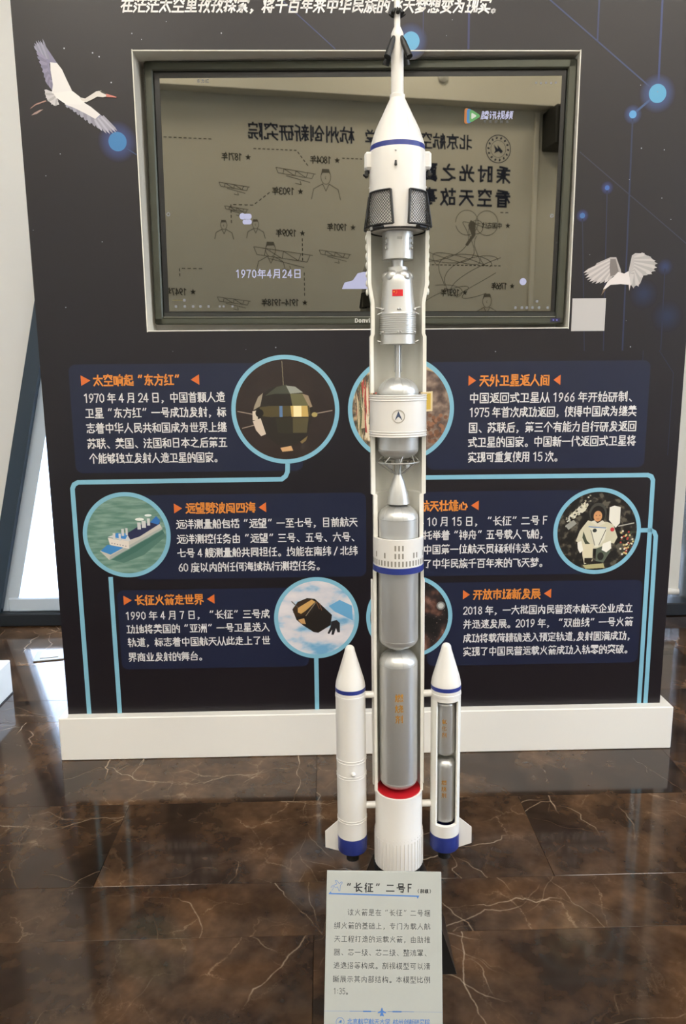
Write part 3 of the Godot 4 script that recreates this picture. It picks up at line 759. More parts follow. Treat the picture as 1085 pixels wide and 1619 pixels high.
# ---------------------------------------------------------------- the floor of dark veined marble tiles
func marble() -> Image:
	var n := 1536
	var layers := []
	for s in [[11, 0.003, FastNoiseLite.TYPE_SIMPLEX_SMOOTH, 6], [23, 0.011, FastNoiseLite.TYPE_SIMPLEX_SMOOTH, 6], [37, 0.035, FastNoiseLite.TYPE_SIMPLEX_SMOOTH, 4], [5, 0.0045, FastNoiseLite.TYPE_CELLULAR, 1], [71, 0.011, FastNoiseLite.TYPE_CELLULAR, 1]]:
		var f := FastNoiseLite.new()
		f.seed = s[0]
		f.frequency = s[1]
		f.noise_type = s[2]
		if s[3] == 1:
			f.fractal_type = FastNoiseLite.FRACTAL_NONE
			f.cellular_return_type = FastNoiseLite.RETURN_DISTANCE2_SUB
			f.cellular_jitter = 1.0
			f.domain_warp_enabled = true
			f.domain_warp_amplitude = 60.0 if s[1] < 0.006 else 30.0
			f.domain_warp_frequency = 0.012
			f.domain_warp_fractal_octaves = 4
		else:
			f.fractal_octaves = s[3]
		layers.append(f.get_image(n, n, false, false, true).get_data())
	var a: PackedByteArray = layers[0]
	var b: PackedByteArray = layers[1]
	var c: PackedByteArray = layers[2]
	var d: PackedByteArray = layers[3]
	var e: PackedByteArray = layers[4]
	var out := PackedByteArray()
	out.resize(n * n * 3)
	for i in n * n:
		var t: float = (a[i] * 0.62 + b[i] * 0.38 - 128.0) / 62.0
		var m := clampf(0.42 + 0.5 * t, 0.0, 1.0)
		var g := (c[i] - 128.0) * 0.075
		var r := 46.0 + 52.0 * m + g
		var gg := 33.0 + 40.0 * m + g * 0.9
		var bb := 23.0 + 28.0 * m + g * 0.8
		var v := 0.0
		if e[i] < 6 and a[i] > 146:
			v = (6.0 - e[i]) / 6.0 * 0.42 * clampf((a[i] - 146.0) / 40.0, 0.0, 1.0) * clampf(c[i] / 128.0, 0.4, 1.2)
		if d[i] < 3:
			v = maxf(v, (3.0 - d[i]) / 3.0 * 0.14)
		r += (170.0 - r) * v
		gg += (150.0 - gg) * v
		bb += (124.0 - bb) * v
		out[i * 3] = clampi(int(r), 0, 255)
		out[i * 3 + 1] = clampi(int(gg), 0, 255)
		out[i * 3 + 2] = clampi(int(bb), 0, 255)
	var img := Image.create_from_data(n, n, false, Image.FORMAT_RGB8, out)
	# pale calcite veins: cracks that run straight, kink and fork; hairlines among them
	for k in 58:
		vein(img, Vector2(rng.randf() * n, rng.randf() * n), rng.randf() * TAU, rng.randi_range(120, 460), rng.randf_range(0.35, 0.95), rng.randf_range(0.5, 1.15), 2)
	for k in 120:
		vein(img, Vector2(rng.randf() * n, rng.randf() * n), rng.randf() * TAU, rng.randi_range(30, 150), rng.randf_range(0.14, 0.34), 0.55, 1)
	return img


func vein(img: Image, p: Vector2, dir: float, steps: int, strength: float, wide: float, forks: int) -> void:
	var n := img.get_width()
	var tint := Color(0.76, 0.70, 0.61)
	var home := dir
	var body := 1.0
	for s in steps:
		dir = lerpf(dir, home, 0.06) + rng.randf_range(-0.16, 0.16)
		if rng.randf() < 0.035:
			dir = home + rng.randf_range(-0.8, 0.8)
		if rng.randf() < 0.008:
			home += rng.randf_range(-0.5, 0.5)
		body = clampf(body + rng.randf_range(-0.12, 0.12), 0.35, 1.3)
		p += Vector2.from_angle(dir) * 1.2
		var ends := minf(1.0, minf(s, steps - s) / 30.0)
		var w := wide * body * (0.5 + 0.5 * ends)
		for y in range(int(p.y - w), int(p.y + w) + 2):
			for x in range(int(p.x - w), int(p.x + w) + 2):
				if x >= 0 and y >= 0 and x < n and y < n:
					var near := clampf(1.0 - Vector2(x, y).distance_to(p) / (w + 0.5), 0.0, 1.0)
					img.set_pixel(x, y, img.get_pixel(x, y).lerp(tint, near * strength * ends * minf(1.0, body)))
		if forks > 0 and rng.randf() < 0.011:
			vein(img, p, dir + rng.randf_range(0.35, 1.0) * (1.0 if rng.randf() < 0.5 else -1.0), steps / 3, strength * 0.75, wide * 0.75, forks - 1)


func marble_floor() -> void:
	var floor_ := setting("floor")
	part("bed", box(Vector3(7.6, 0.1, 8.0)), mat(c8(26, 20, 16), 0.8), floor_, Vector3(0, -0.063, 2.1))
	var tex := ImageTexture.create_from_image(marble())
	var looks := []
	for i in 9:
		var m := mat(Color.WHITE, 0.085, 0.0, 0.5)
		var tone: float = [1.0, 0.84, 0.96, 0.9, 1.0, 0.78, 0.98, 0.88, 0.94][i]
		m.albedo_color = Color(tone, tone * 0.985, tone * 0.97).clamp()
		m.albedo_texture = tex
		m.uv1_offset = Vector3([0.02, 0.34, 0.48, 0.1, 0.42, 0.26, 0.5, 0.16, 0.3][i], [0.05, 0.6, 0.28, 0.72, 0.46, 0.15, 0.64, 0.36, 0.0][i], 0)
		looks.append(m)
	var rows := [-1.98, -1.43, -1.375, -0.815, -0.445, -0.255, 0.305, 0.675, 0.86, 1.42, 1.61, 1.98, 2.54, 2.73, 3.1, 3.66, 4.22, 4.41, 4.78, 5.34, 6.1]
	var shifts := {0.305: -0.6, 0.675: 0.1, 0.86: -0.04, 1.42: -0.6, -0.255: -0.04, -0.445: 0.3, -0.815: -0.7}
	var shapes := {}
	for r in rows.size() - 1:
		var z0: float = rows[r]
		var deep: float = rows[r + 1] - z0
		if z0 < -1.41:
			continue
		var x: float = shifts.get(z0, -0.3 + 0.37 * r) - 1.175 * 4
		while x < 3.7:
			var x0 := maxf(x, -3.65)
			var wide := minf(x + 1.175, 3.65) - x0
			if wide > 0.05:
				var key := "%.3f %.3f" % [wide, deep]
				if not shapes.has(key):
					shapes[key] = tile(wide, deep)
				part("tile", shapes[key], looks[rng.randi() % looks.size()], floor_, Vector3(x0 + wide / 2, 0, z0 + deep / 2))
			x += 1.175


func tile(wide: float, deep: float) -> Mesh:
	var st := start()
	add_box(st, Vector3(0, -0.006, 0), Vector3(wide - 0.0012, 0.012, deep - 0.0012), 0.0003)
	var m := st.commit()
	var arr := m.surface_get_arrays(0)
	var uv := PackedVector2Array()
	for p in arr[Mesh.ARRAY_VERTEX]:
		uv.append(Vector2(p.x + wide / 2, p.z + deep / 2) / 2.4)
	arr[Mesh.ARRAY_TEX_UV] = uv
	var out := ArrayMesh.new()
	out.add_surface_from_arrays(Mesh.PRIMITIVE_TRIANGLES, arr)
	return out


# ---------------------------------------------------------------- the wall opposite, which the screen mirrors
const FAR_TURN := 166.0


func on_far_wall(o: Node3D, size := 1.0, along := 0.0, up := 0.0) -> Node3D:
	o.rotation_degrees.y = FAR_TURN
	o.position = Vector3(0, up, 5.0) + o.basis.x * along
	o.scale = Vector3(size, size, 1.0)
	return o


func far_wall() -> void:
	var wall := on_far_wall(setting("wall_front"))
	part("plaster", box(Vector3(8.4, CEILING, 0.14)), mat(c8(226, 222, 210), 0.75), wall, Vector3(0, CEILING / 2, -0.07))
	var soffit := on_far_wall(setting("trim_1"))
	part("soffit", box(Vector3(7.9, CEILING - 3.67, 0.16), 0.004), mat(c8(236, 232, 220), 0.7), soffit, Vector3(0, (CEILING + 3.67) / 2, 0.08))
	var edge := on_far_wall(setting("trim_2"))
	part("strip", box(Vector3(0.044, 3.65, 0.03), 0.004), mat(c8(240, 236, 226), 0.6), edge, Vector3(-1.66, 1.825, 0.015))
	var ink := mat(c8(40, 48, 74), 0.7)
	var head := on_far_wall(thing("wall_lettering", "large dark blue institute name and exhibition title on the wall mirrored in the screen", "lettering"), 1.267, 0.118, -0.3426)
	part("lettering", text([["北京航空航天大学", -0.90, -0.08, 2.925, 0.112]], 0.11, 0.002), ink, head)
	part("lettering", text([["杭州创新研究院", -0.005, 0.765, 2.937, 0.115]], 0.11, 0.002), ink, head)
	part("lettering", text([["乘时光之翼", -1.225, -0.50, 2.71, 0.125]], 0.13, 0.002), ink, head)
	part("lettering", text([["看空天故事", -1.225, -0.50, 2.54, 0.125]], 0.13, 0.002), ink, head)
	var seal := start()
	var mid := Vector2(-1.105, 2.89)
	for r in [[0.094, 0.100], [0.058, 0.061]]:
		ring(seal, mid, r[0], r[1], 0.002, Color.WHITE, Color.WHITE)
	for k in 14:
		var a := TAU * k / 14
		line(seal, PackedVector2Array([mid + Vector2.from_angle(a) * 0.07, mid + Vector2.from_angle(a + 0.08) * 0.086]), 0.012, 0.002, Color.WHITE)
	fill(seal, pairs([-1.143, 2.875, -1.098, 2.92, -1.103, 2.89, -1.068, 2.92, -1.083, 2.88, -1.073, 2.86, -1.108, 2.875, -1.128, 2.86]), 0.002, Color.WHITE)
	part("seal", seal.commit(), ink, head)
	var dates := on_far_wall(thing("wall_timeline", "dated timeline of line-drawn aircraft and portraits on the wall mirrored in the screen", "mural"), 1.267, 0.118, -0.3426)
	var grey := mat(c8(70, 68, 62), 0.7)
	for y in [["1766年", -1.250, -1.079, 1.90], ["1937年", -0.865, -0.672, 1.848], ["1804年", 0.125, 0.324, 2.763], ["1903年", 0.397, 0.603, 2.542], ["1909年", 0.388, 0.583, 2.255], ["1901年", 0.011, 0.205, 2.304], ["1914-1918年", 0.379, 0.702, 1.765], ["1947年", 1.192, 1.393, 1.835], ["1871年", 0.767, 0.954, 2.76], ["中国古代", -1.199, -0.990, 2.345]]:
		var s := 0.042 if y[0] == "中国古代" else 0.058
		part("date", text([[y[0], y[1] + 0.045, y[2], y[3], s]], 0.12, 0.002), grey, dates)
		var pts := PackedVector2Array()
		for k in 10:
			pts.append(Vector2(y[1], y[3]) + Vector2.from_angle(PI / 2 + TAU * k / 10) * (0.022 if k % 2 == 0 else 0.01))
		var star := start()
		fill(star, pts, 0.002, Color.WHITE)
		part("star", star.commit(), grey, dates)
	for d in [[-1.20, 2.44, -1.12, 2.44], [0.34, 2.72, 0.42, 2.82], [0.42, 2.82, 0.74, 2.82], [0.62, 2.53, 0.74, 2.44], [0.74, 2.44, 0.90, 2.44], [0.90, 2.44, 0.90, 2.30], [0.39, 2.22, 0.39, 2.05], [0.38, 1.98, 0.38, 1.8], [1.12, 1.997, 1.28, 1.997], [1.28, 1.997, 1.28, 1.93], [1.02, 2.87, 1.36, 2.87], [-1.15, 2.05, -0.55, 2.05], [-0.45, 2.78, 0.1, 2.78]]:
		var a := Vector2(d[0], d[1])
		var b := Vector2(d[2], d[3])
		var n := maxi(1, int(a.distance_to(b) / 0.032))
		var dashes := start()
		for k in n:
			line(dashes, PackedVector2Array([a.lerp(b, float(k) / n), a.lerp(b, (k + 0.6) / n)]), 0.006, 0.002, Color.WHITE)
		part("dashed_line", dashes.commit(), grey, dates).set_meta("kind", "stuff")
	# sketches: biplanes and gliders, busts, and a figure among ribbons
	var soft := mat(c8(128, 124, 114), 0.75)
	for s in [[0.427, 2.65, 0.24], [0.53, 2.08, 0.36], [0.146, 2.10, 0.20], [0.90, 1.76, 0.2], [0.86, 2.40, 0.14], [0.87, 2.55, 0.18]]:
		var st := start()
		var o := Vector2(s[0], s[1])
		var k: float = s[2]
		for l in [[-1, 0.1, 1, 0.35], [-0.8, -0.12, 0.9, 0.1], [-0.6, 0.15, -0.5, -0.08], [0.0, 0.22, 0.05, -0.02], [0.6, 0.3, 0.65, 0.06], [-0.7, -0.3, 0.5, -0.02], [-0.9, 0.1, -0.8, -0.12], [1, 0.35, 0.9, 0.1], [-0.5, -0.08, 0.0, 0.22], [0.05, -0.02, 0.6, 0.3], [-0.2, -0.25, -0.25, -0.42], [-0.25, -0.42, 0.05, -0.36]]:
			line(st, PackedVector2Array([o + Vector2(l[0], l[1]) * k * 0.6, o + Vector2(l[2], l[3]) * k * 0.6]), 0.0045, 0.002, Color.WHITE)
		part("aircraft_sketch", st.commit(), soft, dates)
	for s in [[0.21, 2.60, 1.2], [0.624, 2.09, 1.2], [-1.047, 1.74, 1.2], [0.955, 2.27, 0.75], [0.728, 2.28, 0.75]]:
		var st := start()
		var o := Vector2(s[0], s[1])
		var k: float = s[2]
		var oval := PackedVector2Array()
		for i in 17:
			oval.append(o + Vector2(0.03 * cos(TAU * i / 16), 0.04 + 0.042 * sin(TAU * i / 16)) * k)
		line(st, oval, 0.004, 0.002, Color.WHITE)
		fill(st, pairs([o.x - 0.032 * k, o.y + 0.045 * k, o.x - 0.02 * k, o.y + 0.085 * k, o.x + 0.022 * k, o.y + 0.085 * k, o.x + 0.032 * k, o.y + 0.04 * k, o.x + 0.02 * k, o.y + 0.062 * k, o.x - 0.02 * k, o.y + 0.064 * k]), 0.002, Color.WHITE)
		line(st, pairs([o.x - 0.09 * k, o.y - 0.09 * k, o.x - 0.075 * k, o.y - 0.03 * k, o.x - 0.02 * k, o.y, o.x, o.y - 0.04 * k, o.x + 0.02 * k, o.y, o.x + 0.075 * k, o.y - 0.03 * k, o.x + 0.09 * k, o.y - 0.09 * k]), 0.005, 0.002, Color.WHITE)
		line(st, pairs([o.x, o.y + 0.045 * k, o.x + 0.004 * k, o.y + 0.03 * k, o.x - 0.003 * k, o.y + 0.028 * k]), 0.003, 0.002, Color.WHITE)
		part("portrait_sketch", st.commit(), soft, dates)
	var rib := start()
	for k in 9:
		var pts := PackedVector2Array()
		for i in 26:
			var t := i / 25.0
			pts.append(Vector2(-1.05 + 0.42 * t + 0.10 * sin(t * 7.0 + k * 0.8), 2.32 - 0.05 * k - 0.16 * t + 0.09 * sin(t * 5.0 + k * 1.3)))
		line(rib, pts, 0.0045, 0.002, Color.WHITE)
	for c in [[-0.95, 2.33, 0.05], [-0.87, 2.36, 0.09], [-1.03, 2.36, 0.09]]:
		line(rib, circle(Vector2(c[0], c[1]), c[2], 24), 0.0045, 0.002, Color.WHITE)
	fill(rib, pairs([-0.94, 2.36, -0.90, 2.38, -0.88, 2.34, -0.91, 2.27, -0.86, 2.2, -0.88, 2.19, -0.94, 2.27]), 0.002, Color.WHITE)
	part("figure_sketch", rib.commit(), soft, dates)
	var speaker := on_far_wall(thing("wall_speaker", "dark wall speaker high on the wall mirrored at the screen's upper corner", "speaker"))
	part("cabinet", box(Vector3(0.30, 0.34, 0.30), 0.01), mat(c8(40, 40, 38), 0.6), speaker, Vector3(-1.87, 3.48, 0.15))
	part("grille", box(Vector3(0.26, 0.30, 0.01), 0.004), mat(c8(26, 26, 25), 0.9), speaker, Vector3(-1.87, 3.48, 0.303))
	var dome := on_far_wall(thing("smoke_detector", "small white round smoke detector on the soffit mirrored near the screen's top edge", "detector"))
	var d := start()
	add_lathe(d, [Vector2(0.0, 0.04), Vector2(0.026, 0.036), Vector2(0.046, 0.022), Vector2(0.05, 0.0)], 24)
	var body := part("housing", d.commit(), mat(c8(230, 228, 222), 0.5), dome, Vector3(-0.673, 3.86, 0.16))
	body.rotation_degrees.x = 90.0


# ---------------------------------------------------------------- what the window shows
func outdoors() -> void:
	var plaza := setting("ground_outside", Vector3(0, -0.2, -14.0))
	part("paving", box(Vector3(40, 0.1, 24.8)), mat(c8(214, 216, 218), 0.8), plaza)
	var wall := thing("parapet_wall", "low pale parapet wall seen faintly through the slanted window", "wall", Vector3(-4.2, -0.15, -9.0))
	part("base", box(Vector3(7.0, 0.6, 0.4), 0.02), mat(c8(176, 186, 196), 0.8), wall, Vector3(0, 0.3, 0))
	part("coping", box(Vector3(7.1, 0.1, 0.5), 0.02), mat(c8(206, 212, 218), 0.8), wall, Vector3(0, 0.65, 0))


# ---------------------------------------------------------------- the display board
const PRINT_RING := Color(0.50, 0.71, 0.78)
const BOXES := [[-0.786, 0.965, -0.069, 1.302], [0.325, 0.962, 1.026, 1.300], [-0.621, 0.614, 0.131, 0.892], [0.305, 0.611, 0.897, 0.891], [-0.683, 0.306, -0.061, 0.579], [0.334, 0.299, 1.047, 0.588]]
const TITLES := [
	["太空响起“东方红”", -0.713, -0.433, 1.253, 0.0360], ["天外卫星返人间", 0.487, 0.710, 1.242, 0.0369], ["远望劈波闯四海", -0.448, -0.224, 0.848, 0.0363],
	["航天壮雄心", 0.304, 0.460, 0.845, 0.0369], ["长征火箭走世界", -0.627, -0.402, 0.545, 0.0360], ["开放市场新发展", 0.483, 0.708, 0.546, 0.0368]]
const BODIES := [
	[["1970 年 4 月 24 日，中国首颗人造", -0.746, -0.308, 1.199, 0.0332], ["卫星“东方红”一号成功发射，标", -0.745, -0.306, 1.153, 0.0333], ["志着中华人民共和国成为世界上继", -0.745, -0.306, 1.106, 0.0334],
		["苏联、美国、法国和日本之后第五", -0.745, -0.306, 1.058, 0.0335], ["个能够独立发射人造卫星的国家。", -0.742, -0.323, 1.011, 0.0337]],
	[["中国返回式卫星从 1966 年开始研制、", 0.456, 0.992, 1.188, 0.0340], ["1975 年首次成功返回，使得中国成为继美", 0.457, 0.991, 1.143, 0.0341], ["国、苏联后，第三个有能力自行研发返回", 0.456, 0.994, 1.095, 0.0343],
		["式卫星的国家。中国新一代返回式卫星将", 0.455, 0.995, 1.049, 0.0344], ["实现可重复使用 15 次。", 0.456, 0.761, 1.001, 0.0345]],
	[["远洋测量船包括“远望”一至七号，目前航天", -0.481, 0.104, 0.796, 0.0324], ["远洋测控任务由“远望”三号、五号、六号、", -0.481, 0.110, 0.747, 0.0325],
		["七号 4 艘测量船共同担任。均能在南纬 / 北纬", -0.482, 0.104, 0.701, 0.0326], ["60 度以内的任何海域执行测控任务。", -0.480, -0.004, 0.653, 0.0327]],
	[["年 10 月 15 日，“长征”二号 F", 0.288, 0.722, 0.793, 0.0329], ["箭托举着“神舟”五号载人飞船，", 0.287, 0.725, 0.748, 0.0330], ["将中国第一位航天员杨利伟送入太", 0.287, 0.725, 0.701, 0.0331], ["现了中华民族千百年来的飞天梦。", 0.288, 0.727, 0.653, 0.0332]],
	[["1990 年 4 月 7 日，“长征”三号成", -0.661, -0.187, 0.492, 0.0320], ["功地将美国的“亚洲”一号卫星送入", -0.660, -0.189, 0.446, 0.0321], ["轨道，标志着中国航天从此走上了世", -0.659, -0.188, 0.400, 0.0322], ["界商业发射的舞台。", -0.660, -0.399, 0.349, 0.0323]],
	[["2018 年，一大批国内民营资本航天企业成立", 0.451, 1.020, 0.491, 0.0327], ["并迅速发展。2019 年，“双曲线”一号火箭", 0.452, 1.023, 0.444, 0.0328], ["成功将载荷精确送入预定轨道,发射圆满成功，", 0.453, 1.033, 0.395, 0.0329], ["实现了中国民营运载火箭成功入轨零的突破。", 0.454, 1.027, 0.348, 0.0330]]]
const MARKS := [[-0.750, -0.721, -0.412, -0.386], [0.453, 0.477, 0.721, 0.743], [-0.484, -0.458, -0.214, -0.190], [0.0, 0.0, 0.470, 0.495], [-0.663, -0.636, -0.392, -0.367], [0.450, 0.473, 0.719, 0.743]]
const PICTURES := [[-0.121, 1.157, 0.169], [0.242, 1.155, 0.167], [-0.639, 0.763, 0.140], [-0.034, 0.474, 0.140], [0.885, 0.754, 0.144], [0.273, 0.473, 0.143]]
const PIPES := [
	[-0.118, 0.988, -0.119, 0.962, -0.125, 0.948, -0.138, 0.938, -0.782, 0.936, -0.795, 0.929, -0.801, 0.916, -0.802, 0.151], [-0.700, 0.625, -0.700, 0.151], [-0.037, 0.335, -0.037, 0.151],
	[0.242, 0.990, 0.243, 0.962, 0.249, 0.948, 0.262, 0.938, 1.040, 0.937, 1.052, 0.932, 1.058, 0.920, 1.062, 0.151], [1.027, 0.755, 1.062, 0.755, 1.074, 0.748, 1.080, 0.735, 1.084, 0.151]]
const PICTURE_LABELS := ["round photograph of a mirrored satellite", "round photograph of a scorched return capsule", "round photograph of a white and blue ship at sea", "round photograph of a dark drum-shaped satellite above clouds", "round photograph of an astronaut in a white suit", "round photograph of a reddish galaxy"]


func display_board() -> void:
	var b := thing("display_board", "tall dark exhibition board with printed texts, round photographs and a screen recess", "display board")
	var skin := mat(c8(18, 12, 19), 0.36, 0.0, 0.5)
	# the board round its recess: left -0.872, right 1.134, bottom 0.151, top 2.6; recess -0.539..0.762 x 1.399..2.186
	var st := start()
	for r in [[-0.872, 0.151, -0.539, 2.6], [0.762, 0.151, 1.134, 2.6], [-0.539, 0.151, 0.762, 1.399], [-0.539, 2.186, 0.762, 2.6]]:
		part("board_panel", box(Vector3(r[2] - r[0], r[3] - r[1], 0.3)), skin, b, Vector3((r[0] + r[2]) / 2, (r[1] + r[3]) / 2, -0.15))
	var lining := mat(c8(222, 218, 206), 0.6)
	for r in [[-0.5375, 1.7925, 0.003, 0.79], [0.7605, 1.7925, 0.003, 0.79], [0.1115, 1.4005, 1.3, 0.003], [0.1115, 2.1845, 1.3, 0.003]]:
		part("recess_lining", box(Vector3(r[2], r[3], 0.14)), lining, b, Vector3(r[0], r[1], -0.0688))
	part("recess_back", box(Vector3(1.296, 0.786, 0.006)), lining, b, Vector3(0.1115, 1.7925, -0.136))
	part("plinth", box(Vector3(2.062, 0.151, 0.4), 0.003), mat(c8(234, 229, 218), 0.5), b, Vector3(0.136, 0.0755, -0.166))
	var ink := mat(Color.WHITE, 0.36, 0.0, 0.5)
	ink.vertex_color_use_as_albedo = true
	# glowing points, threads and stars of the printed night sky
	st = start()
	var base := c8(18, 12, 19)
	for t in [[0.994, 2.070, 0.62, 2.352, 0.004, 70, 88, 140], [0.995, 2.083, 0.987, 2.58, 0.006, 66, 84, 150], [0.994, 2.070, 0.924, 2.013, 0.006, 74, 110, 170], [0.924, 2.013, 0.934, 1.33, 0.005, 52, 62, 104], [0.859, 1.809, 0.874, 1.33, 0.004, 44, 52, 86], [0.788, 1.730, 0.814, 1.33, 0.004, 42, 48, 78], [0.771, 1.910, 1.122, 1.640, 0.003, 62, 62, 92], [0.431, 2.58, 0.432, 2.189, 0.006, 66, 72, 130], [0.806, 2.58, 0.808, 2.209, 0.005, 64, 74, 130], [-0.42, 2.58, 0.046, 2.189, 0.003, 72, 84, 140], [1.051, 1.575, 1.055, 1.33, 0.004, 36, 44, 80], [0.30, 2.22, 0.30, 2.58, 0.003, 60, 66, 120], [0.86, 1.29, 0.95, 1.16, 0.003, 38, 46, 80], [0.95, 1.16, 0.95, 0.98, 0.003, 38, 46, 80], [0.62, 1.29, 0.55, 1.2, 0.003, 36, 44, 76], [1.0, 1.33, 1.0, 1.02, 0.003, 34, 42, 74], [1.05, 1.33, 1.1, 1.26, 0.003, 34, 42, 74], [1.1, 1.26, 1.1, 1.0, 0.003, 34, 42, 74], [-0.59, 1.936, -0.541, 1.905, 0.003, 60, 90, 140]]:
		line(st, PackedVector2Array([Vector2(t[0], t[1]), Vector2(t[2], t[3])]), t[4], 0.0004, c8(t[5] * 0.72, t[6] * 0.72, t[7] * 0.72))
	for g in [[0.994, 2.070, 0.026, 0.055, 86, 158, 196], [0.924, 2.013, 0.011, 0.028, 84, 150, 200], [0.859, 1.809, 0.007, 0.02, 60, 100, 170], [0.788, 1.730, 0.008, 0.02, 62, 106, 160], [0.265, 2.210, 0.025, 0.05, 96, 166, 206], [-0.594, 1.941, 0.0265, 0.058, 58, 122, 176], [1.051, 1.580, 0.005, 0.026, 36, 48, 86], [0.990, 1.500, 0.008, 0.045, 28, 36, 66], [1.068, 1.433, 0.008, 0.05, 27, 34, 62], [1.14 - 0.012, 2.12, 0.004, 0.006, 44, 64, 110]]:
		var mid := Vector2(g[0], g[1])
		ring(st, mid, g[2], g[3], 0.0003, c8(44, 46, 92).lerp(c8(g[4], g[5], g[6]), 0.2) if g[4] > 50 else c8(g[4], g[5], g[6]), base)
		ring(st, mid, 0.0, g[2], 0.0005, c8(g[4], g[5], g[6]), c8(g[4], g[5], g[6]))
	for k in 90:
		var p := Vector2(rng.randf_range(-0.86, 1.12), rng.randf_range(1.33, 2.58))
		if p.x > -0.57 and p.x < 0.79 and p.y > 1.36 and p.y < 2.21 or (p.x < -0.56 and p.y < 2.23 and p.y > 1.93):
			continue
		ring(st, p, 0.0, rng.randf_range(0.0008, 0.0024), 0.00055, c8(170, 175, 190), c8(120, 120, 130), 8)
	for s in [[-0.73, 2.19], [-0.65, 2.178], [-0.632, 2.168], [-0.602, 2.10], [-0.28, 2.23]]:
		ring(st, Vector2(s[0], s[1]), 0.0, 0.0022, 0.00055, c8(210, 212, 220), c8(150, 150, 160), 8)
	part("night_sky_print", st.commit(), ink, b)
	for r in BOXES:
		st = start()
		fill(st, round_rect(r[0], r[1], r[2], r[3], 0.022), 0.0007, c8(25, 30, 53))
		part("text_box", st.commit(), ink, b)
	for p in PIPES:
		st = start()
		line(st, pairs(p), 0.0145, 0.0010, PRINT_RING)
		part("pipe_line", st.commit(), ink, b)
	# round photographs in pale blue rings
	var looks := [satellite_photo(), capsule_photo(), ship_photo(), drum_photo(), astronaut_photo(), galaxy_photo()]
	for i in 6:
		var c: Array = PICTURES[i]
		st = start()
		ring(st, Vector2.ZERO, c[2] - 0.0135, c[2], 0.0, PRINT_RING, PRINT_RING, 96)
		var frame := part("picture", st.commit(), ink, b, Vector3(c[0], c[1], 0.0016))
		frame.set_meta("label", PICTURE_LABELS[i])
		var m := mat(Color.WHITE, 0.36, 0.0, 0.5)
		looks[i].resize(300, 300, Image.INTERPOLATE_LANCZOS)
		m.albedo_texture = ImageTexture.create_from_image(looks[i])
		part("photograph", disc(c[2] - 0.0125), m, frame, Vector3(0, 0, -0.0003))
	# lettering
	var pale := mat(c8(226, 222, 218), 0.5)
	var orange := mat(c8(226, 138, 54), 0.5)
	part("headline", text([["在茫茫太空里孜孜探索，", -0.562, -0.161, 2.302, 0.0395]], 0.125, 0.0012, 0.22), mat(c8(240, 238, 236), 0.5), b)
	part("headline", text([["将千百年来中华民族的飞天梦想变为现实。", -0.161, 0.532, 2.302, 0.0395]], 0.125, 0.0012, 0.22), mat(c8(240, 238, 236), 0.5), b)
	for i in 6:
		part("title_lettering", text([TITLES[i]], 0.125, 0.0013), orange, b)
		part("body_lettering", text(BODIES[i], 0.098, 0.0013), pale, b)
		var y: float = TITLES[i][3]
		for k in [0, 2]:
			var m: Array = MARKS[i]
			if m[k + 1] > m[k] or m[k + 1] < m[k]:
				st = start()
				var flip: bool = k == 2
				var xa: float = m[k + 1] if flip else m[k]
				var xb: float = m[k] if flip else m[k + 1]
				fill(st, pairs([xa, y + 0.016, xb, y, xa, y - 0.016]), 0.0013, Color.WHITE)
				part("title_arrow", st.commit(), mat(c8(214, 106, 40), 0.5), b)
	crane(b, ink)
	egret(b, ink)
	part("blank_sticker", box(Vector3(0.104, 0.098, 0.0006)), mat(c8(184, 180, 176), 0.5), b, Vector3(0.8215, 1.4395, 0.0005)).set_meta("label", "plain square white sticker")


func feathers(st: SurfaceTool, root: Array, tips: Array, wide: float, z: float, color: Color) -> void:
	# a fan of narrow feathers from a root line to the given tips
	for i in tips.size() / 2:
		var t := float(i) / maxf(1.0, tips.size() / 2 - 1)
		var a := Vector2(lerpf(root[0], root[2], t), lerpf(root[1], root[3], t))
		var b := Vector2(tips[i * 2], tips[i * 2 + 1])
		var n := (b - a).orthogonal().normalized() * wide / 2
		fill(st, PackedVector2Array([a + n, a.lerp(b, 0.8) + n, b, a.lerp(b, 0.8) - n, a - n]), z + 0.00002 * i, color if i % 2 == 0 else color.darkened(0.12))


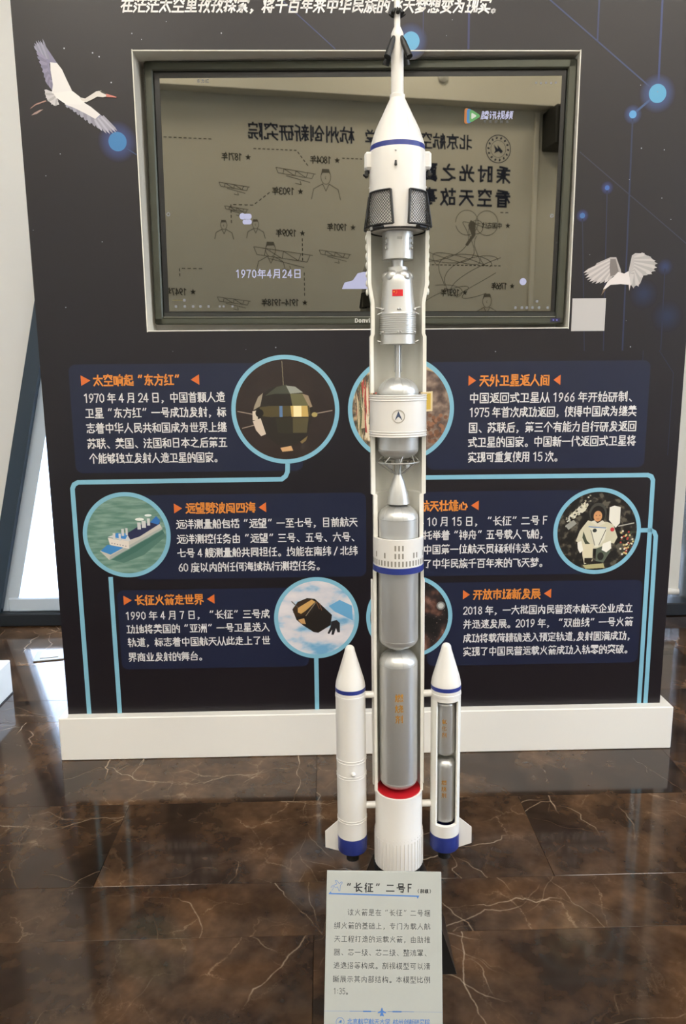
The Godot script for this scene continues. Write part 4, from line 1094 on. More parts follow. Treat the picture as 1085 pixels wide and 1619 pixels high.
func crane(b: Node3D, ink: Material) -> void:
	var st := start()
	var z := 0.0012
	var grey := c8(150, 148, 168)
	var white := c8(226, 222, 220)
	fill(st, pairs([-0.802, 2.200, -0.790, 2.200, -0.782, 2.196, -0.753, 2.151, -0.775, 2.150, -0.770, 2.079, -0.787, 2.097, -0.796, 2.138, -0.801, 2.153, -0.803, 2.176]), z, c8(128, 124, 150))
	feathers(st, [-0.797, 2.17, -0.775, 2.16], [-0.815, 2.197, -0.813, 2.204, -0.808, 2.209, -0.802, 2.211, -0.796, 2.210, -0.789, 2.2145], 0.0055, z + 0.0001, grey)
	feathers(st, [-0.785, 2.16, -0.772, 2.10], [-0.809, 2.180, -0.808, 2.168, -0.804, 2.155, -0.800, 2.142, -0.797, 2.128, -0.793, 2.113, -0.789, 2.100, -0.784, 2.092, -0.777, 2.084, -0.771, 2.077], 0.009, z + 0.0003, c8(140, 134, 160))
	fill(st, pairs([-0.772, 2.153, -0.753, 2.151, -0.740, 2.134, -0.727, 2.103, -0.716, 2.079, -0.742, 2.065, -0.774, 2.071, -0.769, 2.094, -0.773, 2.132]), z + 0.0006, white)
	fill(st, pairs([-0.793, 2.081, -0.770, 2.075, -0.762, 2.062, -0.755, 2.041, -0.770, 2.038, -0.788, 2.053, -0.793, 2.068]), z + 0.0002, c8(204, 200, 200))
	feathers(st, [-0.77, 2.07, -0.76, 2.055], [-0.795, 2.08, -0.795, 2.07, -0.793, 2.06, -0.788, 2.05, -0.778, 2.041, -0.766, 2.037], 0.007, z + 0.0003, c8(198, 194, 196))
	fill(st, pairs([-0.741, 2.042, -0.713, 2.032, -0.682, 2.017, -0.654, 2.004, -0.639, 2.014, -0.619, 1.999, -0.606, 1.978, -0.622, 1.970, -0.668, 1.992, -0.701, 2.016, -0.729, 2.034]), z + 0.0003, grey)
	feathers(st, [-0.73, 2.045, -0.655, 2.005], [-0.733, 2.032, -0.722, 2.027, -0.712, 2.020, -0.702, 2.012, -0.692, 2.005, -0.682, 1.997, -0.670, 1.988, -0.656, 1.981, -0.645, 1.975], 0.009, z + 0.0005, c8(160, 158, 172))
	feathers(st, [-0.655, 2.0, -0.632, 2.01], [-0.636, 1.969, -0.624, 1.962, -0.614, 1.961, -0.604, 1.962, -0.596, 1.965, -0.592, 1.969], 0.006, z + 0.0007, c8(176, 174, 188))
	fill(st, pairs([-0.737, 2.053, -0.717, 2.066, -0.692, 2.051, -0.665, 2.035, -0.639, 2.014, -0.654, 2.002, -0.682, 2.017, -0.713, 2.032, -0.738, 2.041]), z + 0.0009, white)
	fill(st, pairs([-0.770, 2.071, -0.741, 2.075, -0.716, 2.078, -0.696, 2.063, -0.680, 2.048, -0.694, 2.040, -0.738, 2.043, -0.762, 2.059]), z + 0.0010, c8(232, 228, 224))
	fill(st, pairs([-0.696, 2.060, -0.679, 2.057, -0.663, 2.066, -0.646, 2.076, -0.633, 2.078, -0.618, 2.070, -0.615, 2.063, -0.628, 2.060, -0.644, 2.062, -0.660, 2.054, -0.677, 2.047, -0.689, 2.051]), z + 0.0011, c8(214, 208, 200))
	fill(st, pairs([-0.619, 2.070, -0.588, 2.061, -0.590, 2.059, -0.618, 2.061]), z + 0.0012, c8(196, 116, 104))
	fill(st, pairs([-0.638, 2.078, -0.627, 2.076, -0.616, 2.069, -0.621, 2.068, -0.632, 2.073]), z + 0.0012, c8(60, 56, 52))
	fill(st, pairs([-0.791, 2.050, -0.824, 2.039, -0.840, 2.029, -0.838, 2.032, -0.823, 2.043, -0.794, 2.0525]), z, c8(168, 128, 118))
	fill(st, pairs([-0.802, 2.028, -0.822, 2.016, -0.838, 2.012, -0.829, 2.019, -0.812, 2.027]), z, c8(168, 140, 132))
	part("crane_print", st.commit(), ink, b)


func egret(b: Node3D, ink: Material) -> void:
	var st := start()
	var z := 0.0012
	fill(st, pairs([0.825, 1.570, 0.839, 1.592, 0.880, 1.609, 0.898, 1.609, 0.914, 1.573, 0.917, 1.558, 0.899, 1.556, 0.871, 1.545, 0.84, 1.55]), z, c8(170, 162, 158))
	feathers(st, [0.88, 1.60, 0.892, 1.565], [0.799, 1.564, 0.802, 1.557, 0.806, 1.549, 0.811, 1.542, 0.818, 1.537, 0.826, 1.533, 0.838, 1.531, 0.851, 1.532, 0.866, 1.534, 0.876, 1.54], 0.0095, z + 0.0002, c8(196, 188, 184))
	fill(st, pairs([0.880, 1.604, 0.896, 1.604, 0.910, 1.561, 0.883, 1.553, 0.879, 1.579]), z + 0.0005, c8(120, 112, 108))
	fill(st, pairs([0.938, 1.566, 0.946, 1.614, 0.956, 1.621, 0.980, 1.620, 1.007, 1.606, 1.02, 1.593, 1.018, 1.575, 1.008, 1.562, 0.987, 1.560, 0.976, 1.53, 0.957, 1.522, 0.943, 1.530]), z, c8(176, 170, 166))
	feathers(st, [0.955, 1.605, 0.95, 1.56], [0.985, 1.620, 1.006, 1.609, 1.020, 1.598, 1.027, 1.590, 1.026, 1.578, 1.022, 1.568, 1.012, 1.559, 0.998, 1.556, 0.984, 1.55, 0.979, 1.535, 0.972, 1.522, 0.957, 1.517, 0.945, 1.524], 0.012, z + 0.0002, c8(190, 184, 180))
	fill(st, pairs([0.906, 1.566, 0.925, 1.561, 0.938, 1.568, 0.947, 1.528, 0.944, 1.510, 0.941, 1.528, 0.916, 1.530, 0.885, 1.528, 0.872, 1.518, 0.859, 1.500, 0.864, 1.518, 0.876, 1.538, 0.894, 1.553]), z + 0.0006, c8(216, 208, 204))
	fill(st, pairs([0.872, 1.518, 0.868, 1.510, 0.857, 1.496, 0.863, 1.514]), z + 0.0007, c8(120, 100, 80))
	part("egret_print", st.commit(), ink, b)


func satellite_photo() -> Image:
	var g := ground(512, 3, 0.01, [[0.0, c8(40, 30, 26)], [1.0, c8(50, 38, 32)]])
	stroke(g, 47.5, 2, 48.5, 26, 0.8, c8(130, 122, 100))
	for l in [[2, 51, 22, 55], [6, 68, 22, 64], [80, 54, 97, 51]]:
		stroke(g, l[0], l[1], l[2], l[3], 1.0, c8(150, 134, 118))
	paint(g, [41, 27, 52, 25, 60, 28, 68, 34, 76, 42, 78, 52, 75, 62, 72, 74, 62, 84, 50, 87, 40, 84, 30, 76, 24, 68, 17, 60, 17, 52, 22, 42, 27, 35, 34, 29], c8(38, 32, 24))
	paint(g, [42, 27, 52, 25, 55, 34, 40, 34, 30, 36], c8(70, 72, 58))
	paint(g, [51, 26, 60, 27, 68, 33, 55, 34], c8(150, 152, 140))
	paint(g, [55, 34, 67, 34, 73, 46, 57, 46], c8(104, 100, 66))
	paint(g, [67, 34, 73, 36, 77, 47, 74, 48], c8(150, 130, 104))
	paint(g, [23, 37, 28, 33, 25, 46, 18, 50, 19, 46], c8(150, 138, 118))
	paint(g, [17, 51, 23, 50, 22, 60, 17, 60], c8(206, 190, 168))
	paint(g, [17, 61, 25, 58, 30, 74, 25, 76, 20, 70], c8(206, 188, 168))
	paint(g, [24, 47, 35, 46, 74, 46, 75, 56, 35, 57, 26, 56], c8(80, 70, 40))
	paint(g, [55, 46, 72, 46, 73, 57, 56, 57], c8(196, 164, 92))
	paint(g, [58, 46, 66, 46, 66, 57, 58, 57], c8(250, 226, 168))
	paint(g, [44, 46, 47, 46, 47, 57, 44, 57], c8(90, 120, 156))
	paint(g, [57, 58, 73, 58, 71, 73, 57, 73], c8(84, 76, 48))
	paint(g, [40, 58, 56, 58, 56, 74, 42, 73], c8(46, 42, 28))
	blot(g, 24, 53, 4, 4, c8(22, 18, 14))
	blot(g, 79, 55, 3, 2.4, c8(168, 150, 90))
	paint(g, [44, 88, 55, 86, 57, 91, 46, 92], c8(206, 160, 110))
	paint(g, [64, 82, 72, 76, 70, 81, 66, 84], c8(120, 100, 60))
	return g


func capsule_photo() -> Image:
	var g := ground(512, 9, 0.03, [[0.1, c8(70, 62, 52)], [0.45, c8(128, 108, 84)], [0.62, c8(178, 150, 112)], [0.9, c8(210, 192, 160)]])
	for k in 120:
		var x := rng.randf_range(3, 32)
		paint(g, [x, rng.randf_range(15, 85), x + rng.randf_range(1, 4), rng.randf_range(15, 85), x + 3, rng.randf_range(15, 85)], [c8(196, 176, 140), c8(76, 66, 56), c8(170, 70, 60), c8(222, 206, 176), c8(88, 92, 60)][k % 5])
	var dome := ground(512, 21, 0.025, [[0.1, c8(74, 60, 54)], [0.5, c8(118, 98, 86)], [0.9, c8(164, 142, 122)]])
	for y in 512:
		for x in 512:
			if Vector2(x / 5.12, y / 5.12).distance_to(Vector2(66, 58)) < 48.0:
				g.set_pixel(x, y, dome.get_pixel(x, y))
	paint(g, [70, 33, 82, 32, 82, 52, 70, 53], c8(224, 204, 160))
	paint(g, [71, 35, 80, 34, 80, 50, 71, 51], c8(206, 172, 70))
	blot(g, 73, 42, 1.6, 2.4, c8(170, 70, 50))
	for k in 40:
		blot(g, rng.randf_range(78, 96), rng.randf_range(56, 84), 2, 2, c8(150, 104, 76).darkened(rng.randf() * 0.4))
	return g


func ship_photo() -> Image:
	var g := ground(512, 5, 0.02, [[0.2, c8(92, 128, 112)], [0.8, c8(128, 156, 140)]], 0.5, 3.0)
	paint(g, [30, 82, 95, 45, 99, 52, 70, 76, 44, 86], c8(80, 118, 104))
	paint(g, [28, 82, 95, 44, 97, 48, 60, 72, 40, 82], c8(66, 106, 94))
	paint(g, [15, 70, 26, 82, 95, 43, 92, 36, 80, 40, 30, 62], c8(196, 190, 178))
	paint(g, [26, 82, 95, 43, 95, 40, 27, 77], c8(170, 172, 164))
	paint(g, [16, 70, 25, 62, 45, 66, 28, 75], c8(62, 132, 190))
	paint(g, [26, 53, 52, 58, 52, 68, 28, 62], c8(226, 214, 200))
	paint(g, [26, 52, 52, 58, 62, 52, 38, 48], c8(206, 206, 204))
	paint(g, [33, 53, 48, 55, 52, 48, 37, 47], c8(60, 130, 196))
	paint(g, [50, 48, 70, 36, 92, 32, 92, 36, 66, 52, 54, 56], c8(40, 44, 76))
	for t in [[45, 46, 1.6], [50, 45, 1.4], [34, 51, 1.6], [41, 52, 1.3], [66, 38, 2.2], [72, 36, 2.6], [78, 33, 1.8]]:
		paint(g, [t[0] - t[2], t[1] + 5, t[0] - t[2], t[1] - 4, t[0] + t[2], t[1] - 4, t[0] + t[2], t[1] + 5], c8(206, 204, 200))
	paint(g, [80, 34, 88, 26, 93, 32, 90, 37], c8(48, 110, 176))
	blot(g, 67, 30, 5.5, 2.0, c8(232, 232, 222))
	blot(g, 78, 25, 4.5, 1.6, c8(226, 230, 224))
	for k in 6:
		stroke(g, 30 + k * 3.4, 60 + k * 0.8, 31.5 + k * 3.4, 60.4 + k * 0.8, 1.0, c8(120, 110, 110))
	return g


func drum_photo() -> Image:
	var g := ground(512, 14, 0.007, [[0.08, c8(112, 164, 196)], [0.34, c8(176, 194, 208)], [0.5, c8(208, 204, 206)], [0.9, c8(224, 216, 214)]], 1.0, 2.2)
	paint(g, [66, 34, 80, 26, 96, 34, 97, 54, 86, 48, 74, 42], c8(104, 164, 200))
	paint(g, [19, 38, 26, 28, 38, 23, 48, 24, 54, 30, 70, 46, 68, 60, 52, 70, 46, 69, 33, 60, 24, 52], c8(32, 26, 22))
	paint(g, [20, 36, 27, 28, 38, 24, 46, 25, 44, 36, 34, 46, 24, 48, 20, 42], c8(58, 42, 26))
	paint(g, [26, 36, 44, 25, 49, 28, 36, 40, 30, 44, 26, 42], c8(204, 158, 92))
	paint(g, [36, 40, 48, 32, 46, 40, 38, 47], c8(40, 34, 30))
	paint(g, [26, 52, 34, 50, 36, 58, 30, 57], c8(190, 146, 92))
	stroke(g, 18, 27, 27, 36, 1.2, c8(90, 80, 70))
	stroke(g, 49, 29, 36, 47, 1.0, c8(150, 134, 110))
	for s in [[50, 28, 54, 38], [54, 30, 57, 40]]:
		stroke(g, s[0], s[1], s[2], s[3], 1.0, c8(120, 76, 44))
	paint(g, [69, 55, 76, 53, 80, 57, 80, 70, 77, 70, 75, 64, 72, 73, 69, 73, 70, 66, 66, 72, 64, 71, 68, 62], c8(36, 34, 36))
	return g


func astronaut_photo() -> Image:
	var g := ground(512, 31, 0.03, [[0.3, c8(20, 17, 14)], [0.6, c8(38, 33, 27)], [0.8, c8(90, 84, 70)]])
	paint(g, [14, 30, 34, 12, 38, 16, 34, 24, 20, 34], c8(214, 206, 180))
	for k in 50:
		var x := rng.randf_range(10, 40)
		blot(g, x, 50 - x + rng.randf_range(-6, 6), 1.2, 1.0, [c8(150, 146, 120), c8(40, 36, 28), c8(200, 196, 180)][k % 3])
	paint(g, [10, 42, 20, 35, 24, 40, 14, 48], c8(150, 148, 136))
	paint(g, [64, 20, 70, 18, 78, 20, 78, 40, 73, 46, 64, 36], c8(226, 220, 204))
	stroke(g, 76, 44, 96, 40, 1.4, c8(176, 172, 158))
	for k in 60:
		blot(g, rng.randf_range(80, 96), rng.randf_range(50, 80), 1.3, 1.3, [c8(170, 60, 50), c8(206, 186, 120), c8(50, 60, 44), c8(226, 214, 190)][k % 4])
	paint(g, [32, 44, 38, 36, 44, 38, 62, 38, 70, 42, 76, 58, 72, 66, 64, 64, 60, 72, 38, 72, 30, 66, 24, 62, 28, 50], c8(206, 198, 168))
	paint(g, [33, 50, 38, 62, 42, 66, 36, 66, 32, 58], c8(70, 76, 58))
	paint(g, [41, 46, 62, 46, 60, 60, 52, 70, 48, 70, 44, 58], c8(222, 216, 194))
	stroke(g, 42, 48, 48, 68, 0.8, c8(86, 84, 70))
	stroke(g, 61, 48, 53, 68, 0.8, c8(86, 84, 70))
	stroke(g, 39, 44, 61, 46, 1.0, c8(84, 120, 176))
	blot(g, 47, 49, 2.6, 2.4, c8(40, 46, 44))
	blot(g, 69, 48, 2.6, 2.6, c8(196, 60, 66))
	blot(g, 50, 27, 11, 13, c8(66, 64, 56))
	blot(g, 50, 29, 9, 11, c8(30, 27, 24))
	blot(g, 50, 31, 5.4, 6.8, c8(204, 146, 96))
	for e in [[48, 30], [52.4, 30]]:
		blot(g, e[0], e[1], 0.8, 0.5, c8(60, 40, 30))
	stroke(g, 48.4, 34.6, 52, 34.6, 0.7, c8(140, 80, 60))
	paint(g, [41, 38, 46, 36, 50, 40, 56, 36, 60, 40, 50, 44], c8(214, 206, 184))
	paint(g, [32, 66, 46, 66, 46, 88, 36, 92, 33, 80], c8(214, 202, 168))
	paint(g, [50, 72, 66, 66, 68, 76, 60, 90, 50, 88], c8(86, 94, 78))
	blot(g, 56, 82, 4, 5, c8(34, 34, 28))
	paint(g, [26, 64, 31, 62, 34, 74, 30, 78, 27, 72], c8(232, 226, 210))
	paint(g, [58, 66, 68, 62, 69, 72, 63, 77, 57, 74], c8(236, 230, 214))
	paint(g, [36, 84, 46, 84, 44, 92, 36, 90], c8(38, 32, 24))
	paint(g, [34, 93, 60, 91, 62, 97, 38, 98], c8(178, 170, 120))
	return g


func galaxy_photo() -> Image:
	var g := ground(512, 44, 0.012, [[0.2, c8(20, 18, 18)], [0.55, c8(44, 34, 34)], [0.75, c8(86, 58, 48)], [0.95, c8(128, 92, 78)]])
	for k in 170:
		blot(g, rng.randf() * 100, rng.randf() * 100, rng.randf_range(0.2, 0.7), rng.randf_range(0.2, 0.7), c8(170, 150, 140).darkened(rng.randf() * 0.6))
	blot(g, 90, 36, 5.5, 5.5, c8(120, 120, 116))
	blot(g, 90, 36, 3.6, 3.6, c8(186, 186, 180))
	return g


# ---------------------------------------------------------------- the screen in the recess
func television() -> void:
	var t := thing("television", "large wall screen with dark olive frame mirroring a wall of lettering", "television", Vector3(0.1145, 1.797, -0.04))
	t.rotation_degrees = Vector3(0, -2.4, -0.5)
	var olive := mat(c8(74, 76, 66), 0.42, 0.5)
	var black := mat(c8(12, 12, 12), 0.35)
	# outer size 1.279 x 0.757, glass area 1.194 x 0.675
	part("housing", box(Vector3(1.24, 0.72, 0.04), 0.01), black, t, Vector3(0, 0, -0.036))
	part("frame", box(Vector3(1.279, 0.026, 0.034), 0.004), olive, t, Vector3(0, 0.3655, -0.017))
	part("frame", box(Vector3(0.026, 0.757, 0.034), 0.004), olive, t, Vector3(-0.6265, 0, -0.017))
	part("frame", box(Vector3(0.026, 0.757, 0.034), 0.004), olive, t, Vector3(0.6265, 0, -0.017))
	part("frame", box(Vector3(1.279, 0.021, 0.034), 0.004), olive, t, Vector3(0, -0.368, -0.017))
	part("chin", box(Vector3(1.227, 0.016, 0.026), 0.003), mat(c8(40, 41, 37), 0.4), t, Vector3(0, -0.349, -0.017))
	part("chin_trim", box(Vector3(1.227, 0.003, 0.004), 0.001), mat(c8(150, 150, 138), 0.35, 0.6), t, Vector3(0, -0.3565, -0.002))
	part("inner_border", box(Vector3(1.227, 0.71, 0.01), 0.002), black, t, Vector3(0, 0.0, -0.016))
	var pane := mat(c8(116, 113, 102), 0.015, 1.0)
	var screen := part("screen", box(Vector3(1.194, 0.674, 0.003), 0.0005), pane, t, Vector3(0.0016, -0.0022, -0.0097))
	screen.set_meta("label", "dark glossy glass showing the opposite wall back to front")
	var f := SystemFont.new()
	f.font_names = PackedStringArray(["Droid Sans"])
	f.font_weight = 700
	var name_ := TextMesh.new()
	name_.text = "Donview"
	name_.font = f
	name_.font_size = 32
	name_.pixel_size = 0.00055
	name_.depth = 0.001
	part("logo", name_, mat(c8(200, 200, 192), 0.4), t, Vector3(0.024, -0.3675, 0.0006))
	part("status_light", box(Vector3(0.03, 0.012, 0.002), 0.0005), mat(c8(38, 36, 70), 0.4), t, Vector3(0.612, -0.3665, 0.0005))
	for x in [0.606, 0.617]:
		part("status_light", box(Vector3(0.003, 0.003, 0.002)), glow(c8(150, 150, 255), 0.8), t, Vector3(x, -0.3665, 0.0015))
	# what the film player shows: the date, the channel's mark, its buttons
	var lit := glow(c8(214, 214, 246), 0.62)
	var dim := glow(c8(190, 190, 190), 0.22)
	var o := Vector3(0.005, -0.0025, 0.0) - Vector3(screen.position.x, screen.position.y, 0) + Vector3(0, 0, 0.0018)
	part("screen_caption", text([["1970年4月24日", -0.389, -0.180, -0.223, 0.0290]], 0.11), lit, screen, o)
	part("screen_caption", text([["腾讯视频", 0.358, 0.454, 0.230, 0.0236]], 0.11, 0.0, 0.12), lit, screen, o)
	part("screen_caption", text([["不负好时光", 0.362, 0.445, 0.212, 0.0085]], 0.11), dim, screen, o)
	part("screen_caption", text([["东方红", -0.490, -0.452, 0.329, 0.0113]], 0.13), dim, screen, o)
	for k in 3:
		var st := start()
		var dx: float = [0.0, 0.006, 0.012][k]
		var s: float = [1.0, 0.92, 0.78][k]
		fill(st, round_tri(Vector2(0.324 + dx, 0.228), 0.024 * s), 0.0001 * k, Color.WHITE)
		part("screen_mark", st.commit(), glow([c8(236, 140, 50), c8(70, 160, 226), c8(110, 200, 110)][k], 0.5), screen, o)
	var arrow := start()
	fill(arrow, round_tri(Vector2(0.335, 0.228), 0.009), 0.0004, Color.WHITE)
	part("screen_mark", arrow.commit(), glow(c8(240, 246, 226), 0.6), screen, o)
	var shape := start()
	ring(shape, Vector2(-0.362, -0.0535), 0.0, 0.0095, 0.0, Color.WHITE, Color.WHITE, 20)
	fill(shape, round_rect(-0.358, -0.062, -0.334, -0.046, 0.007), 0.0, Color.WHITE)
	fill(shape, round_rect(-0.362, -0.077, -0.334, -0.063, 0.006), 0.0002, Color.WHITE)
	part("screen_bubble", shape.commit(), lit, screen, o)
	shape = start()
	ring(shape, Vector2(0.504, -0.248), 0.0, 0.0105, 0.0, Color.WHITE, Color.WHITE, 24)
	part("screen_dot", shape.commit(), lit, screen, o)
	shape = start()
	fill(shape, pairs([-0.057, -0.269, -0.049, -0.250, -0.023, -0.243, -0.008, -0.222, 0.010, -0.218, 0.059, -0.218, 0.059, -0.269]), 0.0, Color.WHITE)
	part("screen_shape", shape.commit(), lit, screen, o)
	var grey := glow(c8(210, 210, 210), 0.3)
	for p in [[-0.578, -0.321, 0.004], [-0.550, -0.321, 0.004], [-0.524, -0.321, 0.004], [-0.501, -0.321, 0.004], [-0.475, -0.321, 0.004], [0.484, -0.326, 0.004], [0.504, -0.326, 0.004], [0.519, -0.326, 0.004], [0.537, -0.326, 0.004], [0.557, -0.326, 0.004], [0.584, -0.326, 0.004], [0.518, 0.318, 0.003], [0.532, 0.317, 0.003], [0.547, 0.318, 0.003], [0.562, 0.317, 0.003], [0.576, 0.318, 0.003], [-0.551, -0.302, 0.004], [0.550, -0.307, 0.004], [-0.440, -0.321, 0.0032], [-0.428, -0.321, 0.0032], [-0.400, -0.321, 0.0032]]:
		var st := start()
		fill(st, round_rect(p[0] - p[2], p[1] - p[2], p[0] + p[2], p[1] + p[2], p[2] * 0.5), 0.0, Color.WHITE)
		part("screen_button", st.commit(), grey, screen, o)
	for p in [[-0.590, -0.047], [0.583, -0.055]]:
		var st := start()
		ring(st, Vector2(p[0], p[1]), 0.003, 0.006, 0.0, Color.WHITE, Color.WHITE, 18)
		part("screen_button", st.commit(), grey, screen, o)
	var bar := start()
	line(bar, pairs([-0.589, -0.302, -0.556, -0.302]), 0.002, 0.0, Color.WHITE)
	part("screen_bar", bar.commit(), glow(c8(190, 170, 90), 0.3), screen, o)


func round_tri(mid: Vector2, r: float) -> PackedVector2Array:
	var out := PackedVector2Array()
	for k in 3:
		var c := Vector2.from_angle(TAU * k / 3) * r * 0.72
		for i in 7:
			out.append(mid + c + Vector2.from_angle(TAU * k / 3 - PI / 3 + TAU / 3 * i / 6.0) * r * 0.28)
	return out


# ---------------------------------------------------------------- the rocket model, cut open
func v2(flat: Array) -> Array:
	var out := []
	for i in range(0, flat.size(), 2):
		out.append(Vector2(flat[i], flat[i + 1]))
	return out


# a tank: rounded ends, from top y1 to bottom y0
func tank_profile(r: float, y1: float, y0: float, top: float, bottom: float, neck := 0.006) -> Array:
	var out := [Vector2(0.0, y1), Vector2(neck, y1)]
	for k in range(1, 13):
		var a := PI / 2 * k / 12
		out.append(Vector2(neck + (r - neck) * sin(a), y1 - top + top * cos(a)))
	for k in range(0, 13):
		var a := PI / 2 * k / 12
		out.append(Vector2(neck + (r - neck) * cos(a), y0 + bottom - bottom * sin(a)))
	out.append(Vector2(0.0, y0))
	return out


func tank(parent: Node3D, r: float, y1: float, y0: float, top: float, bottom: float, m: Material, seam: Material, x := 0.0) -> MeshInstance3D:
	var o := part("tank", lathe(tank_profile(r, y1, y0, top, bottom), 64), m, parent, Vector3(x, 0, 0))
	var st := start()
	for k in 12:
		var a := TAU * (k + 0.3) / 12
		var pts := []
		for i in 9:
			var q := PI / 2 * i / 8
			pts.append(spin(0.006 + (r - 0.006) * sin(q), y1 - top + top * cos(q), a))
		add_tube(st, pts, r * 0.009, -1.0, 5)
	add_ring(st, r, y1 - top, r * 0.012)
	add_ring(st, r, y0 + bottom, r * 0.012)
	part("weld_seam", st.commit(), seam, o)
	return o


func add_ring(st: SurfaceTool, r: float, y: float, thick: float, sides := 6, a0 := 0.0, a1 := TAU) -> void:
	var pts := []
	for k in 49:
		pts.append(spin(r, y, lerpf(a0, a1, k / 48.0)))
	add_tube(st, pts, thick, -1.0, sides, false)


# a patch of a cylinder's skin
func add_patch(st: SurfaceTool, r: float, a0: float, a1: float, y0: float, y1: float, n := 6) -> void:
	for k in n:
		var a := lerpf(a0, a1, float(k) / n)
		var b := lerpf(a0, a1, float(k + 1) / n)
		tri(st, spin(r, y0, a), spin(r, y0, b), spin(r, y1, b), spin(1, 0, a), spin(1, 0, b), spin(1, 0, b))
		tri(st, spin(r, y0, a), spin(r, y1, b), spin(r, y1, a), spin(1, 0, a), spin(1, 0, b), spin(1, 0, a))


func rocket() -> void:
	var r := thing("rocket_model", "tall white cutaway rocket model with silver tanks and two strapped boosters", "rocket model", Vector3(0.153, 0, 0.9))
	r.rotation.z = 0.0065
	var white := mat(c8(226, 223, 217), 0.3)
	var shade := mat(c8(238, 237, 228), 0.5)
	var silver := mat(c8(198, 198, 195), 0.38, 0.75)
	var seam := mat(c8(176, 176, 172), 0.42, 0.75)
	var blue := mat(c8(40, 54, 130), 0.35)
	var black := mat(c8(20, 20, 19), 0.45)
	var gold := mat(c8(176, 124, 42), 0.45)

	# escape tower
	var tower := part("escape_tower", lathe(v2([0.0, 2.0, 0.0025, 1.998, 0.0057, 1.975, 0.0055, 1.886, 0.0075, 1.882, 0.0112, 1.874, 0.0112, 1.868, 0.0116, 1.774, 0.0142, 1.772, 0.0142, 1.762, 0.0, 1.762]), 32), white, r)
	for k in 4:
		var a := PI / 4 + PI / 2 * k
		var st := start()
		add_tube(st, [spin(0.009, 1.866, a), spin(0.0145, 1.857, a), spin(0.028, 1.829, a)], 0.0042, 0.0062, 14)
		part("nozzle", st.commit(), black, tower)
	for k in 8:
		var a := TAU * k / 8
		part("small_nozzle", tube([spin(0.0055, 1.914, a), spin(0.0125, 1.904, a)], 0.002, 0.0036, 10), black, tower)
	# nose cone, blue stripe and barrel
	var nose := part("nose_cone", lathe(v2([0.0135, 1.768, 0.0145, 1.765, 0.0302, 1.733, 0.0330, 1.728, 0.0408, 1.712, 0.0480, 1.692, 0.0501, 1.6840]), 64), white, r)
	part("stripe", lathe(v2([0.0501, 1.6840, 0.0511, 1.6750]), 64), blue, nose)
	var ridge := start()
	for k in 2:
		add_tube(ridge, [spin(0.0300, 1.733, 0.5 * (1 if k else -1)), spin(0.0408, 1.7125, 0.42 * (1 if k else -1)), spin(0.0495, 1.686, 0.36 * (1 if k else -1))], 0.0007, -1.0, 5)
	part("ridge", ridge.commit(), white, nose)
	var barrel := part("barrel", lathe(v2([0.0511, 1.6750, 0.0522, 1.670, 0.0527, 1.610, 0.0527, 1.600, 0.0515, 1.536, 0.047, 1.5345, 0.0, 1.5345]), 64), white, r)
	for s in [-1.0, 1.0]:
		part("side_pod", box(Vector3(0.024, 0.031, 0.03), 0.004), white, barrel, Vector3(0.0495 * s, 1.658, 0.0))
		part("thruster", box(Vector3(0.007, 0.012, 0.010), 0.0015), black, barrel, Vector3(0.058 * s, 1.636, 0.004))
		part("thruster", tube([Vector3(0.054 * s, 1.640, 0.003), Vector3(0.063 * s, 1.633, 0.008)], 0.0026, 0.0026, 8), black, barrel)
	part("thruster", tube([spin(0.052, 1.648, -0.155), spin(0.0555, 1.640, -0.155)], 0.0018, 0.0026, 10), black, barrel)
	var studs := start()
	for a in [-0.155, -1.45, 1.45]:
		ball(spin(0.0522, 1.666 if a == -0.155 else 1.612, a), Vector3.ONE * 0.0022, studs, 6)
	part("stud", studs.commit(), white, barrel)
	for k in 4:
		grid_fin(barrel, PI / 4 + PI / 2 * k, black)
	var rim := start()
	add_ring(rim, 0.0515, 1.535, 0.0018)
	part("rim", rim.commit(), black, barrel)

	# lower fairing, open at the front
	var fairing := part("fairing", shell(v2([0.0589, 1.535, 0.0588, 1.440, 0.0575, 1.432, 0.0526, 1.405, 0.0526, 1.347, 0.0551, 1.342, 0.0551, 1.236]), 0.0066, 78.0, 64), shade, r)
	var bumps := start()
	for s in [-1.0, 1.0]:
		for k in 7:
			ball(spin(0.0586, 1.525 - 0.0165 * k, 1.66 * s), Vector3(0.0026, 0.0065, 0.006), bumps, 6)
	part("hinge", bumps.commit(), shade, fairing)
	var band := part("emblem_band", shell(v2([0.0556, 1.232, 0.0556, 1.152]), 0.007, 0.0, 96), white, r)
	var lines := start()
	for y in [1.231, 1.2265, 1.222, 1.162, 1.1575, 1.153]:
		add_ring(lines, 0.0558, y, 0.0011)
	part("ring", lines.commit(), white, band)
	emblem(band)
	part("stage_shell", shell(v2([0.0551, 1.152, 0.0551, 1.037, 0.0509, 1.035, 0.0509, 0.948]), 0.008, 78.0, 64), shade, r)
	var vents := part("vent_band", shell(v2([0.0511, 0.950, 0.0511, 0.880]), 0.006, 0.0, 96), white, r)
	var slots := start()
	for k in range(-11, 12):
		var a := -0.06 + k * 0.145
		add_patch(slots, 0.0513, a - 0.032, a + 0.032, 0.8965, 0.9075, 2)
	for a in [-0.206, -0.061, 0.084, -0.64, -1.1, 0.55, 0.70, 1.15]:
		add_patch(slots, 0.0513, a - 0.032, a + 0.032, 0.9125, 0.9235, 2)
	for a in [-0.206, -0.061, 0.084]:
		add_patch(slots, 0.0513, a - 0.032, a + 0.032, 0.9285, 0.9395, 2)
	var slot := part("vent_slots", slots.commit(), mat(c8(138, 134, 122), 0.7), vents)
	slot.set_meta("kind", "stuff")
	part("stripe", shell(v2([0.0518, 0.893, 0.0518, 0.8805]), 0.004, 0.0, 96), blue, vents)
